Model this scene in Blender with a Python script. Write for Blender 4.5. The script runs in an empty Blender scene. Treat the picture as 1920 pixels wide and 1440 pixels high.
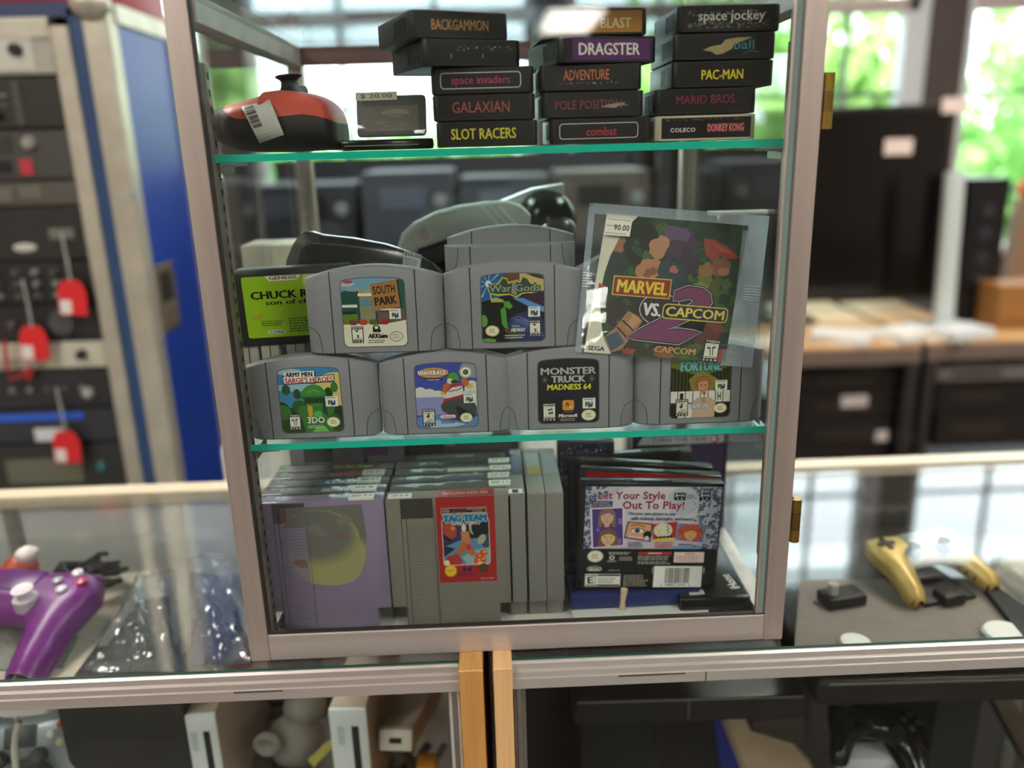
import bpy, bmesh, math, random
from mathutils import Matrix, Vector, Euler

# ------------------------------------------------------------------ camera
SC = bpy.context.scene
C = SC.collection
PI = math.pi
CX, CY, CZ = -0.0141, -0.6685, 0.4581
YAW, PIT, ROL, FPX = 0.0227, 0.2860, -0.0288, 1536.67
_fwd = Vector((math.sin(YAW)*math.cos(PIT), math.cos(YAW)*math.cos(PIT), -math.sin(PIT)))
_r0 = Vector((math.cos(YAW), -math.sin(YAW), 0))
_u0 = _r0.cross(_fwd)
_r = _r0*math.cos(ROL) + _u0*math.sin(ROL)
_u = -_r0*math.sin(ROL) + _u0*math.cos(ROL)
cam_data = bpy.data.cameras.new('camera')
cam = bpy.data.objects.new('camera', cam_data)
C.objects.link(cam)
m = Matrix((( _r.x, _u.x, -_fwd.x, CX), (_r.y, _u.y, -_fwd.y, CY), (_r.z, _u.z, -_fwd.z, CZ), (0, 0, 0, 1)))
cam.matrix_world = m
cam_data.sensor_width = 36.0
cam_data.lens = FPX/1920*36.0
cam_data.clip_start = 0.02
cam_data.dof.use_dof = True
cam_data.dof.focus_distance = 0.715
cam_data.dof.aperture_fstop = 2.2
SC.camera = cam


def at(px, py, y=None, z=None):
    """where the sight line through a photo point meets the plane y=... or z=..."""
    d = _fwd + _r*((px-960)/FPX) - _u*((py-720)/FPX)
    t = (y-CY)/d.y if y is not None else (z-CZ)/d.z
    return Vector((CX, CY, CZ)) + d*t


# ------------------------------------------------------------------ world, sun, exposure
SC.view_settings.view_transform = 'Standard'
SC.view_settings.look = 'None'
SC.view_settings.gamma = 1.0
SC.view_settings.use_curve_mapping = False
SC.view_settings.exposure = 0.48
SC.cycles.transparent_max_bounces = 40
SC.cycles.max_bounces = 10
SC.cycles.caustics_reflective = False
SC.cycles.caustics_refractive = False
world = bpy.data.worlds.new('sky')
SC.world = world
world.use_nodes = True
wn = world.node_tree.nodes
wn['Background'].inputs[0].default_value = (0.86, 0.93, 1.0, 1)
wn['Background'].inputs[1].default_value = 4.5
sun_d = bpy.data.lights.new('sun', 'SUN')
sun_d.energy = 8.0
sun_d.angle = 0.02
sun_d.color = (1.0, 0.96, 0.88)
sun = bpy.data.objects.new('sun', sun_d)
C.objects.link(sun)
sun.rotation_euler = Euler((math.radians(38), math.radians(10), math.radians(-15)))   # shines from high behind the shop onto the trees' near side
PANEL = 24.0      # ceiling panel emission


# ------------------------------------------------------------------ materials
def lin(h):
    h = h.lstrip('#')
    c = [int(h[i:i+2], 16)/255 for i in (0, 2, 4)]
    return tuple(x/12.92 if x <= .04045 else ((x+.055)/1.055)**2.4 for x in c)


MATS = {}


def P(h, rough=.5, metal=0.0, noise=0.0, scale=30.0, stretch=(1, 1, 1), bump=0.0, emit=0.0, spec=.5, coat=0.0, alpha=1.0):
    key = (h, rough, metal, noise, scale, stretch, bump, emit, spec, coat, alpha)
    if key in MATS:
        return MATS[key]
    mt = bpy.data.materials.new('mat_%s_%d' % (h.strip('#'), len(MATS)))
    mt.use_nodes = True
    nt = mt.node_tree
    b = nt.nodes['Principled BSDF']
    c = lin(h)
    b.inputs['Base Color'].default_value = (*c, 1)
    b.inputs['Roughness'].default_value = rough
    b.inputs['Metallic'].default_value = metal
    b.inputs['Specular IOR Level'].default_value = spec
    b.inputs['Coat Weight'].default_value = coat
    b.inputs['Alpha'].default_value = alpha
    if emit:
        b.inputs['Emission Color'].default_value = (*c, 1)
        b.inputs['Emission Strength'].default_value = emit
    if noise or bump:
        tc = nt.nodes.new('ShaderNodeTexCoord')
        mp = nt.nodes.new('ShaderNodeMapping')
        mp.inputs['Scale'].default_value = tuple(scale*s for s in stretch)
        nz = nt.nodes.new('ShaderNodeTexNoise')
        nz.inputs['Scale'].default_value = 1.0
        nz.inputs['Detail'].default_value = 5.0
        nt.links.new(tc.outputs['Object'], mp.inputs['Vector'])
        nt.links.new(mp.outputs['Vector'], nz.inputs['Vector'])
        if noise:
            rp = nt.nodes.new('ShaderNodeValToRGB')
            rp.color_ramp.elements[0].position = .3
            rp.color_ramp.elements[1].position = .7
            rp.color_ramp.elements[0].color = (*[max(0, x*(1-noise)) for x in c], 1)
            rp.color_ramp.elements[1].color = (*[min(1, x*(1+noise)) for x in c], 1)
            nt.links.new(nz.outputs['Fac'], rp.inputs['Fac'])
            nt.links.new(rp.outputs['Color'], b.inputs['Base Color'])
        if bump:
            bp = nt.nodes.new('ShaderNodeBump')
            bp.inputs['Strength'].default_value = bump
            bp.inputs['Distance'].default_value = .001
            nt.links.new(nz.outputs['Fac'], bp.inputs['Height'])
            nt.links.new(bp.outputs['Normal'], b.inputs['Normal'])
    MATS[key] = mt
    return mt


def glass_mat(name, tint, f0=.045, haze=0.0, haze_col=(.8, .85, .85), rough=.0, bump=0.0):
    """clear sheet: straight-through tint + mirror reflection by viewing angle (+ an optional diffuse haze)"""
    mt = bpy.data.materials.new(name)
    mt.use_nodes = True
    nt = mt.node_tree
    nt.nodes.clear()
    out = nt.nodes.new('ShaderNodeOutputMaterial')
    tr = nt.nodes.new('ShaderNodeBsdfTransparent')
    tr.inputs[0].default_value = (*tint, 1)
    gl = nt.nodes.new('ShaderNodeBsdfGlossy')
    gl.inputs['Roughness'].default_value = rough
    lw = nt.nodes.new('ShaderNodeLayerWeight')
    lw.inputs['Blend'].default_value = .5
    pw = nt.nodes.new('ShaderNodeMath'); pw.operation = 'POWER'; pw.inputs[1].default_value = 5
    ml = nt.nodes.new('ShaderNodeMath'); ml.operation = 'MULTIPLY_ADD'
    ml.inputs[1].default_value = 1-f0; ml.inputs[2].default_value = f0
    mx = nt.nodes.new('ShaderNodeMixShader')
    L = nt.links.new
    L(lw.outputs['Facing'], pw.inputs[0]); L(pw.outputs[0], ml.inputs[0]); L(ml.outputs[0], mx.inputs[0])
    base = tr
    if haze:
        df = nt.nodes.new('ShaderNodeBsdfDiffuse')
        df.inputs[0].default_value = (*haze_col, 1)
        hz = nt.nodes.new('ShaderNodeMixShader')
        hz.inputs[0].default_value = haze
        L(tr.outputs[0], hz.inputs[1]); L(df.outputs[0], hz.inputs[2])
        base = hz
    if bump:
        tc = nt.nodes.new('ShaderNodeTexCoord')
        nz = nt.nodes.new('ShaderNodeTexNoise'); nz.inputs['Scale'].default_value = 45
        bp = nt.nodes.new('ShaderNodeBump'); bp.inputs['Strength'].default_value = bump; bp.inputs['Distance'].default_value = .004
        L(tc.outputs['Object'], nz.inputs['Vector']); L(nz.outputs['Fac'], bp.inputs['Height']); L(bp.outputs['Normal'], gl.inputs['Normal'])
    L(base.outputs[0], mx.inputs[1]); L(gl.outputs[0], mx.inputs[2]); L(mx.outputs[0], out.inputs['Surface'])
    return mt


GLASS = glass_mat('case_glass', (.96, .985, .975), f0=.03)
CTGLASS = glass_mat('counter_glass', (.965, .985, .975), f0=.065)
FRONTGL = glass_mat('counter_front_glass', (.96, .98, .97), f0=.018)
SHELFGL = glass_mat('shelf_glass', (.86, .95, .92), f0=.04)
WINGL = glass_mat('window_glass', (.97, .99, .98), f0=.04)
SLEEVE = glass_mat('clear_sleeve', (.97, .98, .98), f0=.04, haze=.025, haze_col=(.75, .82, .88), rough=.05, bump=.12)
SLEEVE_GLARE = glass_mat('sleeve_glare', (.92, .95, .97), f0=.06, haze=.24, haze_col=(.72, .82, .92), rough=.08, bump=.2)  # bluish-white haze puts the margins' reflected light into the colour
BAG = glass_mat('clear_bag', (.95, .96, .96), f0=.045, haze=.03, rough=.05, bump=.6)
SMOKE = glass_mat('smoky_plastic', (.45, .43, .43), f0=.05, haze=.25, haze_col=(.12, .11, .11), rough=.1)
CLEARBOX = glass_mat('clear_box', (.92, .94, .94), f0=.04, haze=.10, rough=.05)


def edge_glass(name, col):
    mt = bpy.data.materials.new(name)
    mt.use_nodes = True
    nt = mt.node_tree
    b = nt.nodes['Principled BSDF']
    out = nt.nodes['Material Output']
    b.inputs['Base Color'].default_value = (*col, 1)
    b.inputs['Roughness'].default_value = .25
    tl = nt.nodes.new('ShaderNodeBsdfTranslucent')
    tl.inputs[0].default_value = (*col, 1)
    mx = nt.nodes.new('ShaderNodeMixShader'); mx.inputs[0].default_value = .4
    nt.links.new(b.outputs[0], mx.inputs[1]); nt.links.new(tl.outputs[0], mx.inputs[2]); nt.links.new(mx.outputs[0], out.inputs['Surface'])
    return mt


EDGE = edge_glass('green_glass_edge', (.02, .80, .62))
EDGE_DK = edge_glass('dark_green_glass_edge', (.03, .13, .10))
ALU = P('#d9cac2', .38, .8, noise=.12, scale=60, stretch=(1, 1, .03), bump=.12)
ALU_H = P('#d8cdc9', .38, .65, noise=.12, scale=60, stretch=(.03, 1, 1), bump=.12)
ALU_W = P('#e0dad5', .34, .65, noise=.06, scale=40, stretch=(.05, 1, 1))
STEEL = P('#b8b8b4', .35, .9, noise=.08, scale=50)
BLK = P('#1a1918', .5, noise=.12, scale=80)
BLK_GLOSS = P('#121214', .18)
RUBBER = P('#0e0e0e', .8, noise=.1)
GREY64 = P('#88888e', .5, noise=.03, scale=120, bump=.05)
GREY64_DK = P('#5e5d60', .6)
NESGREY = P('#7a766d', .55, noise=.05, scale=120, bump=.05)
NESDARK = P('#35332f', .6)
ATARI = P('#1b1a19', .45, noise=.15, scale=150, bump=.1)
WHITE = P('#e8e6e0', .5, noise=.02)
WOOD = P('#cc9854', .45, noise=.16, scale=14, stretch=(9, 1.2, .35), bump=.1)
WOODLT = P('#e8bd86', .45, noise=.12, scale=14, stretch=(9, 1.2, .35), bump=.1)
BRASS = P('#b08f4a', .3, .95, noise=.15, scale=60)


# ------------------------------------------------------------------ mesh builder
class M:
    def __init__(s):
        s.bm = bmesh.new()
        s.mats = []

    def mi(s, mat):
        if mat not in s.mats:
            s.mats.append(mat)
        return s.mats.index(mat)

    def face(s, pts, mat):
        vs = [s.bm.verts.new(p) for p in pts]
        try:
            f = s.bm.faces.new(vs)
        except ValueError:
            return None
        f.material_index = s.mi(mat)
        return f

    def absorb(s, bm2, mat, mtx=None):
        i = s.mi(mat)
        mp = {}
        for v in bm2.verts:
            mp[v] = s.bm.verts.new(mtx @ v.co if mtx else v.co)
        for f in bm2.faces:
            try:
                nf = s.bm.faces.new([mp[v] for v in f.verts])
                nf.material_index = i
            except ValueError:
                pass
        bm2.free()

    def box(s, x0, x1, y0, y1, z0, z1, mat, bev=0.0, seg=2, mtx=None):
        b = bmesh.new()
        bmesh.ops.create_cube(b, size=1.0)
        for v in b.verts:
            v.co = Vector(((x0+x1)/2+v.co.x*(x1-x0), (y0+y1)/2+v.co.y*(y1-y0), (z0+z1)/2+v.co.z*(z1-z0)))
        if bev:
            bmesh.ops.bevel(b, geom=b.edges[:], offset=min(bev, .49*min(abs(x1-x0), abs(y1-y0), abs(z1-z0))), segments=seg, profile=.5, affect='EDGES')
        s.absorb(b, mat, mtx)

    def prism(s, pts, a, b2, mat, axis='y', bev=0.0, mtx=None):
        """extrude a 2D outline along an axis. axis y: pts are (x,z); z: (x,y); x: (y,z)"""
        def P3(p, t):
            return (p[0], t, p[1]) if axis == 'y' else ((p[0], p[1], t) if axis == 'z' else (t, p[0], p[1]))
        b = bmesh.new()
        A = [b.verts.new(P3(p, a)) for p in pts]
        B = [b.verts.new(P3(p, b2)) for p in pts]
        n = len(pts)
        b.faces.new(A); b.faces.new(B[::-1])
        for i in range(n):
            b.faces.new((A[i], B[i], B[(i+1) % n], A[(i+1) % n]))
        bmesh.ops.recalc_face_normals(b, faces=b.faces[:])
        if bev:
            ed = [e for e in b.edges if e.calc_face_angle(0) > .6]
            bmesh.ops.bevel(b, geom=ed, offset=bev, segments=2, profile=.5, affect='EDGES')
        s.absorb(b, mat, mtx)

    def loft(s, rings, mat, caps=True, closed=True, mtx=None):
        b = bmesh.new()
        R = [[b.verts.new(p) for p in r] for r in rings]
        n = len(rings[0])
        for i in range(len(R)-1):
            for j in range(n if closed else n-1):
                k = (j+1) % n
                try:
                    b.faces.new((R[i][j], R[i][k], R[i+1][k], R[i+1][j]))
                except ValueError:
                    pass
        if caps:
            for r in (R[0], R[-1]):
                try:
                    b.faces.new(r)
                except ValueError:
                    pass
        bmesh.ops.recalc_face_normals(b, faces=b.faces[:])
        s.absorb(b, mat, mtx)

    def tube(s, pts, r, mat, n=8, mtx=None):
        pts = [Vector(p) for p in pts]
        rr = r if isinstance(r, (list, tuple)) else [r]*len(pts)
        rings = []
        up = Vector((0, 0, 1))
        for i, p in enumerate(pts):
            t = (pts[min(i+1, len(pts)-1)]-pts[max(i-1, 0)]).normalized()
            a = t.cross(up)
            if a.length < 1e-4:
                a = t.cross(Vector((1, 0, 0)))
            a.normalize()
            c = t.cross(a)
            rings.append([p+(a*math.cos(2*PI*k/n)+c*math.sin(2*PI*k/n))*rr[i] for k in range(n)])
        s.loft(rings, mat, mtx=mtx)

    def lathe(s, prof, mat, n=24, mtx=None):
        """profile (r,z) around z"""
        s.loft([[(r*math.cos(2*PI*k/n), r*math.sin(2*PI*k/n), z) for k in range(n)] for r, z in prof], mat, mtx=mtx)

    def ell(s, c, r, mat, n=20, k=12, mtx=None):
        b = bmesh.new()
        bmesh.ops.create_uvsphere(b, u_segments=n, v_segments=k, radius=1)
        for v in b.verts:
            v.co = Vector((c[0]+v.co.x*r[0], c[1]+v.co.y*r[1], c[2]+v.co.z*r[2]))
        s.absorb(b, mat, mtx)

    def inflate(s, sdf, x0, x1, y0, y1, nx, ny, ht, hb, R, mat, mtx=None, zoff=None):
        """a rounded body whose plan outline is sdf(x,y)<0"""
        hx, hy = (x1-x0)/nx, (y1-y0)/ny
        lim = .75*max(hx, hy)
        P2 = {}
        for i in range(nx+1):
            for j in range(ny+1):
                x, y = x0+i*hx, y0+j*hy
                d = sdf(x, y)
                if d > lim:
                    continue
                if d > -.35*min(hx, hy):
                    for _ in range(4):
                        e = 1e-4
                        gx = (sdf(x+e, y)-sdf(x-e, y))/(2*e); gy = (sdf(x, y+e)-sdf(x, y-e))/(2*e)
                        g2 = max(gx*gx+gy*gy, .2)
                        d = sdf(x, y)
                        x -= d*gx/g2; y -= d*gy/g2
                    P2[i, j] = (x, y, 0.0)
                else:
                    t = min(1, -d/R)
                    P2[i, j] = (x, y, math.sqrt(max(0, 1-(1-t)**2)))
        b = bmesh.new()
        zo = zoff or (lambda x, y: 0.0)
        T, B = {}, {}
        for k, (x, y, q) in P2.items():
            T[k] = b.verts.new((x, y, zo(x, y)+ht*q))
            B[k] = b.verts.new((x, y, zo(x, y)-hb*q)) if q > 0 else T[k]
        for i in range(nx):
            for j in range(ny):
                ks = [(i, j), (i+1, j), (i+1, j+1), (i, j+1)]
                if all(k in P2 for k in ks):
                    if all(P2[k][2] == 0 for k in ks):
                        continue
                    b.faces.new([T[k] for k in ks])
                    b.faces.new([B[k] for k in ks][::-1])
        loose = [v for v in b.verts if not v.link_faces]
        bmesh.ops.delete(b, geom=loose, context='VERTS')
        s.absorb(b, mat, mtx)

    def build(s, name, parent=None, loc=None, rot=None, smooth=None, label=None, **props):
        me = bpy.data.meshes.new(name)
        if smooth is not None:
            for f in s.bm.faces:
                f.smooth = True
        s.bm.to_mesh(me)
        s.bm.free()
        for mt in s.mats:
            me.materials.append(mt)
        if smooth is not None:
            me.set_sharp_from_angle(angle=math.radians(smooth))
        o = bpy.data.objects.new(name, me)
        C.objects.link(o)
        if parent is not None:
            o.parent = parent
        if loc is not None:
            o.location = loc
        if rot is not None:
            o.rotation_euler = rot
        if label:
            o['label'] = label
        for k, v in props.items():
            o[k] = v
        return o


def thing(name, label, cat, loc=(0, 0, 0), rot=(0, 0, 0), group=None):
    o = bpy.data.objects.new(name, None)
    C.objects.link(o)
    o.empty_display_size = .02
    o.location = loc
    o.rotation_euler = rot
    o['label'] = label
    o['category'] = cat
    if group:
        o['group'] = group
    return o


def tag(o, label, cat, group=None):
    o['label'] = label
    o['category'] = cat
    if group:
        o['group'] = group
    return o


def dup(root, loc, rot, label, group=None):
    r = root.copy(); C.objects.link(r); r.location = loc; r.rotation_euler = rot
    r['label'] = label
    if group:
        r['group'] = group
    for ch in list(root.children):
        c = ch.copy(); C.objects.link(c); c.parent = r
        for g in ch.children:
            d = g.copy(); C.objects.link(d); d.parent = c
    return r


# ------------------------------------------------------------------ printed artwork
TXT = {}


def text_geo(s, bold, shear):
    k = (s, bold, shear)
    if k not in TXT:
        cu = bpy.data.curves.new('lettering', 'FONT')
        cu.body = s
        cu.offset = bold
        cu.shear = shear
        cu.resolution_u = 2
        cu.space_character = 1.0 + bold*2
        ob = bpy.data.objects.new('lettering', cu)
        me = bpy.data.meshes.new_from_object(ob)
        vs = [tuple(v.co) for v in me.vertices]
        fs = [tuple(p.vertices) for p in me.polygons]
        bpy.data.objects.remove(ob); bpy.data.curves.remove(cu); bpy.data.meshes.remove(me)
        xs = [v[0] for v in vs]; ys = [v[1] for v in vs]
        TXT[k] = (vs, fs, min(xs), max(xs), min(ys), max(ys))
    return TXT[k]


def clip_poly(pts, cl):
    """Sutherland-Hodgman, cl convex and counter-clockwise in (u, -v)"""
    out = pts
    n = len(cl)
    ar = sum(cl[i][0]*cl[(i+1) % n][1]-cl[(i+1) % n][0]*cl[i][1] for i in range(n))
    sg = 1 if ar > 0 else -1
    for i in range(n):
        a, b = cl[i], cl[(i+1) % n]
        inp, out = out, []
        if not inp:
            break

        def side(p):
            return sg*((b[0]-a[0])*(p[1]-a[1])-(b[1]-a[1])*(p[0]-a[0]))
        for j in range(len(inp)):
            p, q = inp[j-1], inp[j]
            sp, sq = side(p), side(q)
            if (sp >= 0) != (sq >= 0):
                t = sp/(sp-sq)
                out.append((p[0]+(q[0]-p[0])*t, p[1]+(q[1]-p[1])*t))
            if sq >= 0:
                out.append(q)
    return out


def rr_pts(u0, v0, u1, v1, ru, rv=None, n=5):
    rv = ru if rv is None else rv
    pts = []
    for cu, cv, a0 in ((u1-ru, v1-rv, 0), (u0+ru, v1-rv, 90), (u0+ru, v0+rv, 180), (u1-ru, v0+rv, 270)):
        for k in range(n+1):
            a = math.radians(a0+90*k/n)
            pts.append((cu+ru*math.cos(a), cv+rv*math.sin(a)))
    return pts


class Art:
    """flat print on a surface: u to the right 0..100, v downwards 0..100"""
    def __init__(s, mb, org, ux, uy, base=None, col=None, gloss=.35, eps=8e-6):
        s.m = mb
        s.o = Vector(org); s.x = Vector(ux); s.y = Vector(uy)      # org = top left, ux = full width, uy = full height downward
        s.n = s.y.cross(s.x).normalized()
        s.k = 0
        s.step = 1.0
        s.eps = eps
        s.gl = gloss
        s.asp = s.y.length/s.x.length
        s.clip = base or [(0, 0), (100, 0), (100, 100), (0, 100)]
        if col:
            s.poly(s.clip, col, raw=True)

    def pt(s, u, v, k=None):
        return s.o+s.x*(u/100)+s.y*(v/100)+s.n*(s.eps*(s.k if k is None else k))

    def mat(s, col):
        return P(col, s.gl) if isinstance(col, str) else col

    def poly(s, pts, col, raw=False):
        if not raw:
            pts = clip_poly([tuple(p) for p in pts], s.clip)
        if len(pts) < 3:
            return
        s.k += s.step
        f = s.m.face([s.pt(u, v) for u, v in pts], s.mat(col))
        if f:
            f.normal_update()
            if f.normal.dot(s.n) < 0:
                f.normal_flip()

    def rect(s, u0, v0, u1, v1, col):
        s.poly([(u0, v0), (u1, v0), (u1, v1), (u0, v1)], col)

    def blob(s, cu, cv, ru, rv, col, rot=0, seed=0, n=18, j=.28):
        r = random.Random(seed+int(cu*7+cv*13))
        ca, sa = math.cos(math.radians(rot)), math.sin(math.radians(rot))
        q = []
        for k in range(n):
            f = 1+r.uniform(-j, j)
            a, b = ru*f*math.cos(2*PI*k/n), rv*f*math.sin(2*PI*k/n)
            q.append((cu+a*ca-b*sa, cv+a*sa+b*ca))
        s.poly(q, col)

    def quads(s, rects, col):
        s.k += 1
        for u0, v0, u1, v1 in rects:
            s.m.face([s.pt(u0, v1), s.pt(u1, v1), s.pt(u1, v0), s.pt(u0, v0)], s.mat(col))

    def rrect(s, u0, v0, u1, v1, r, col):
        s.poly(rr_pts(u0, v0, u1, v1, r, r/s.asp), col)

    def frame(s, u0, v0, u1, v1, t, col):
        tv = t/s.asp
        s.quads([(u0, v0, u1, v0+tv), (u0, v1-tv, u1, v1), (u0, v0+tv, u0+t, v1-tv), (u1-t, v0+tv, u1, v1-tv)], col)

    def rframe(s, u0, v0, u1, v1, r, t, col):
        a = rr_pts(u0, v0, u1, v1, r, r/s.asp)
        b = rr_pts(u0+t, v0+t/s.asp, u1-t, v1-t/s.asp, max(.01, r-t), max(.01, r-t)/s.asp)
        s.k += 1
        n = len(a)
        for i in range(n):
            j = (i+1) % n
            f = s.m.face([s.pt(*a[i]), s.pt(*a[j]), s.pt(*b[j]), s.pt(*b[i])], s.mat(col))
            if f:
                f.normal_update()
                if f.normal.dot(s.n) < 0:
                    f.normal_flip()

    def ell(s, cu, cv, ru, rv, col, n=24, rot=0):
        ca, sa = math.cos(math.radians(rot)), math.sin(math.radians(rot))
        s.poly([(cu+ru*math.cos(2*PI*k/n)*ca-rv*math.sin(2*PI*k/n)*sa, cv+ru*math.cos(2*PI*k/n)*sa+rv*math.sin(2*PI*k/n)*ca) for k in range(n)], col)

    def star(s, cu, cv, ru, rv, n, col, inner=.85):
        s.poly([(cu+ru*(1 if k % 2 else inner)*math.cos(PI*k/n), cv+rv*(1 if k % 2 else inner)*math.sin(PI*k/n)) for k in range(2*n)], col)

    def line(s, pts, w, col):
        """a ribbon of width w (in u units)"""
        P_ = [Vector((u, v*s.asp)) for u, v in pts]
        for a, b in zip(P_, P_[1:]):
            d = (b-a)
            if d.length < 1e-6:
                continue
            nn = Vector((-d.y, d.x)).normalized()*w/2
            s.poly([(q.x, q.y/s.asp) for q in (a+nn, b+nn, b-nn, a-nn)], col)

    def text(s, t, u0, v0, u1, v1, col, bold=.012, shear=0.0, out=None, ow=.03, rot=0, taper=0.0):
        if out:
            du = (u1-u0)*ow*.5
            s.text(t, u0-du, v0-du/s.asp, u1+du, v1+du/s.asp, out, bold+ow, shear, None, ow=0, rot=rot, taper=taper)
        # letters with sharp inner corners are thickened by overprinting, the others by a swollen outline
        sharp = any(c in 'MWVNKAmwvk' for c in t)
        vs, fs, x0, x1, y0, y1 = text_geo(t, 0.0 if sharp else (bold if ow == 0 else min(bold, .022)), shear)
        cu, cv = (u0+u1)/2, (v0+v1)/2
        ca, sa = math.cos(math.radians(rot)), math.sin(math.radians(rot))
        W_, H_ = u1-u0, v1-v0
        i = s.m.mi(s.mat(col))
        rad = bold*abs(H_)*s.asp*(1.5 if ow == 0 else 1.0) if sharp and bold > 0 else 0
        steps = [(0, 0)] if rad == 0 else ([(rad*math.cos(k*PI/4), rad*math.sin(k*PI/4)) for k in range(8)] if ow == 0 else [(rad*1.5, 0), (-rad*1.5, 0), (0, rad*.6), (0, -rad*.6)])
        for ou, ov in steps:
            s.k += 1 if rad == 0 else .35
            bv = []
            for x, y, _ in vs:
                a = ((x-x0)/(x1-x0)-.5)
                b = (.5-(y-y0)/(y1-y0))
                du = a*(W_-2*rad)+ou
                dv = b*(H_*s.asp-rad)*(1+taper*a)+ov
                u, v = cu+du*ca-dv*sa, cv+(du*sa+dv*ca)/s.asp
                bv.append(s.m.bm.verts.new(s.pt(u, v)))
            for f in fs:
                try:
                    nf = s.m.bm.faces.new([bv[k] for k in f])
                    nf.material_index = i
                    nf.normal_update()
                    if nf.normal.dot(s.n) < 0:
                        nf.normal_flip()
                except ValueError:
                    pass
        if rad:
            s.k += 1

    def fine(s, u0, v0, u1, v1, rows, col, seed=1):
        """rows of print too small to read"""
        rnd = random.Random(seed)
        h = (v1-v0)/rows
        q = []
        for r in range(rows):
            u = u0
            end = u1-rnd.random()*(u1-u0)*.25
            while u < end:
                w = (u1-u0)*(.04+.10*rnd.random())
                q.append((u, v0+r*h+h*.2, min(end, u+w), v0+r*h+h*.72))
                u += w+(u1-u0)*.025
        s.quads(q, col)

    def barcode(s, u0, v0, u1, v1, n, col='#151515', seed=3):
        rnd = random.Random(seed)
        q = []
        u = u0
        st = (u1-u0)/n
        while u < u1:
            w = st*(.3+.9*rnd.random())
            q.append((u, v0, min(u1, u+w), v1))
            u += w+st*(.3+.7*rnd.random())
        s.quads(q, col)

    # badges seen on many labels
    def rating(s, u, v, w, letter, word, dark=True):
        h = w*1.42/s.asp
        s.rect(u, v, u+w, v+h, '#14140f')
        s.rect(u+w*.07, v+h*.17, u+w*.93, v+h*.83, '#e9e7d6')
        s.text(word, u+w*.06, v+h*.035, u+w*.94, v+h*.13, '#f0efe6', bold=.02)
        s.text('E S R B', u+w*.06, v+h*.875, u+w*.94, v+h*.965, '#f0efe6', bold=.03)
        s.text(letter, u+w*(.25 if len(letter) == 1 else .14), v+h*.24, u+w*(.75 if len(letter) == 1 else .86), v+h*.7, '#e9e7d6', bold=.05, out='#14140f', ow=.07, rot=-8)
        s.quads([(u+w*.1, v+h*.765, u+w*.9, v+h*.80)], '#55534a')

    def console_badge(s, u, v, w):
        h = w*.86/s.asp
        s.rect(u, v, u+w, v+h, '#efeee4')
        s.text('NINTENDO', u+w*.08, v+h*.07, u+w*.86, v+h*.2, '#1b1b1b', bold=.03)
        a = s.asp
        x0, y0 = u+w*.2, v+h*.34
        ww, hh = w*.6, h*.56
        def q(pts, c):
            s.poly([(x0+p[0]*ww, y0+p[1]*hh) for p in pts], c)
        q([(0, .12), (.2, 0), (.5, .4), (.5, .85), (.2, .62), (.2, .95), (0, .82)], '#3c7a3a')
        q([(.2, 0), (.36, .1), (.5, .3), (.5, .4)], '#c9a63a')
        q([(.5, .4), (.5, .85), (.78, 1.0), (1, .85), (1, .12), (.8, 0), (.8, .5), (.62, .28)], '#29408f')
        q([(.42, .02), (.58, .02), (.62, .28), (.5, .4), (.38, .28)], '#b13a34')
        q([(.38, .72), (.5, .85), (.62, .72), (.62, .98), (.5, 1.08), (.38, .98)], '#2d6a3c')

    def seal(s, cu, cv, r, col='#e6dfae'):
        s.star(cu, cv, r*1.25, r/s.asp, 22, col, .88)
        s.ell(cu, cv, r*.95, r*.72/s.asp, '#f0ebcd')
        s.fine(cu-r*.55, cv-r*.42/s.asp, cu+r*.6, cv+r*.42/s.asp, 3, '#8b7f4a', seed=5)


def front_art(mb, x0, x1, z0, z1, y, **k):
    return Art(mb, (x0, y, z1), (x1-x0, 0, 0), (0, 0, z0-z1), **k)


def roundrect_base(r, asp, arch=0.0):
    pts = rr_pts(0, arch, 100, 100, r, r/asp)
    if arch:
        # arched top: keep the sides and bottom, replace the top by an arc
        low = [p for p in pts if p[1] > arch+2*r/asp]
        n = 12
        top = []
        for k in range(n+1):
            u = 100*k/n
            q = (u-50)/50
            top.append((u, arch*abs(q)**2))
        top[0] = (0.6, arch*1.0+r*.75/asp)
        top[-1] = (99.4, arch*1.0+r*.75/asp)
        top.insert(1, (2.5, arch*.97+r*.18/asp))
        top.insert(-1, (97.5, arch*.97+r*.18/asp))
        low.sort(key=lambda p: -p[0])
        right = [p for p in rr_pts(0, 0, 100, 100, r, r/asp) if p[1] > 50 and p[0] > 50]
        left = [p for p in rr_pts(0, 0, 100, 100, r, r/asp) if p[1] > 50 and p[0] < 50]
        right.sort(key=lambda p: p[1]); left.sort(key=lambda p: -p[1])
        return top+right+left
    return pts

# ------------------------------------------------------------------ the room
FLZ, CEZ = -0.95, 2.3
BX = 3.2                                   # inside face of the window wall (y)
plaster = P('#b9aea4', .85, noise=.04, scale=6)
dkpaint = P('#4a403d', .6, noise=.08, scale=12)
mb = M(); mb.box(-4, 5, -18, BX+.2, FLZ-.1, FLZ, P('#4d4843', .5, noise=.15, scale=5)); o = mb.build('floor'); o['kind'] = 'structure'
mb = M(); mb.box(-4, 5, -18, BX+.2, CEZ, CEZ+.1, P('#cfcac2', .9, noise=.05, scale=8)); o = mb.build('ceiling'); o['kind'] = 'structure'
mb = M(); mb.box(-4.15, -4, -18, BX+.2, FLZ, CEZ, plaster); o = mb.build('wall_left'); o['kind'] = 'structure'
mb = M(); mb.box(5, 5.15, -18, BX+.2, FLZ, CEZ, plaster); o = mb.build('wall_right'); o['kind'] = 'structure'
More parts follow.
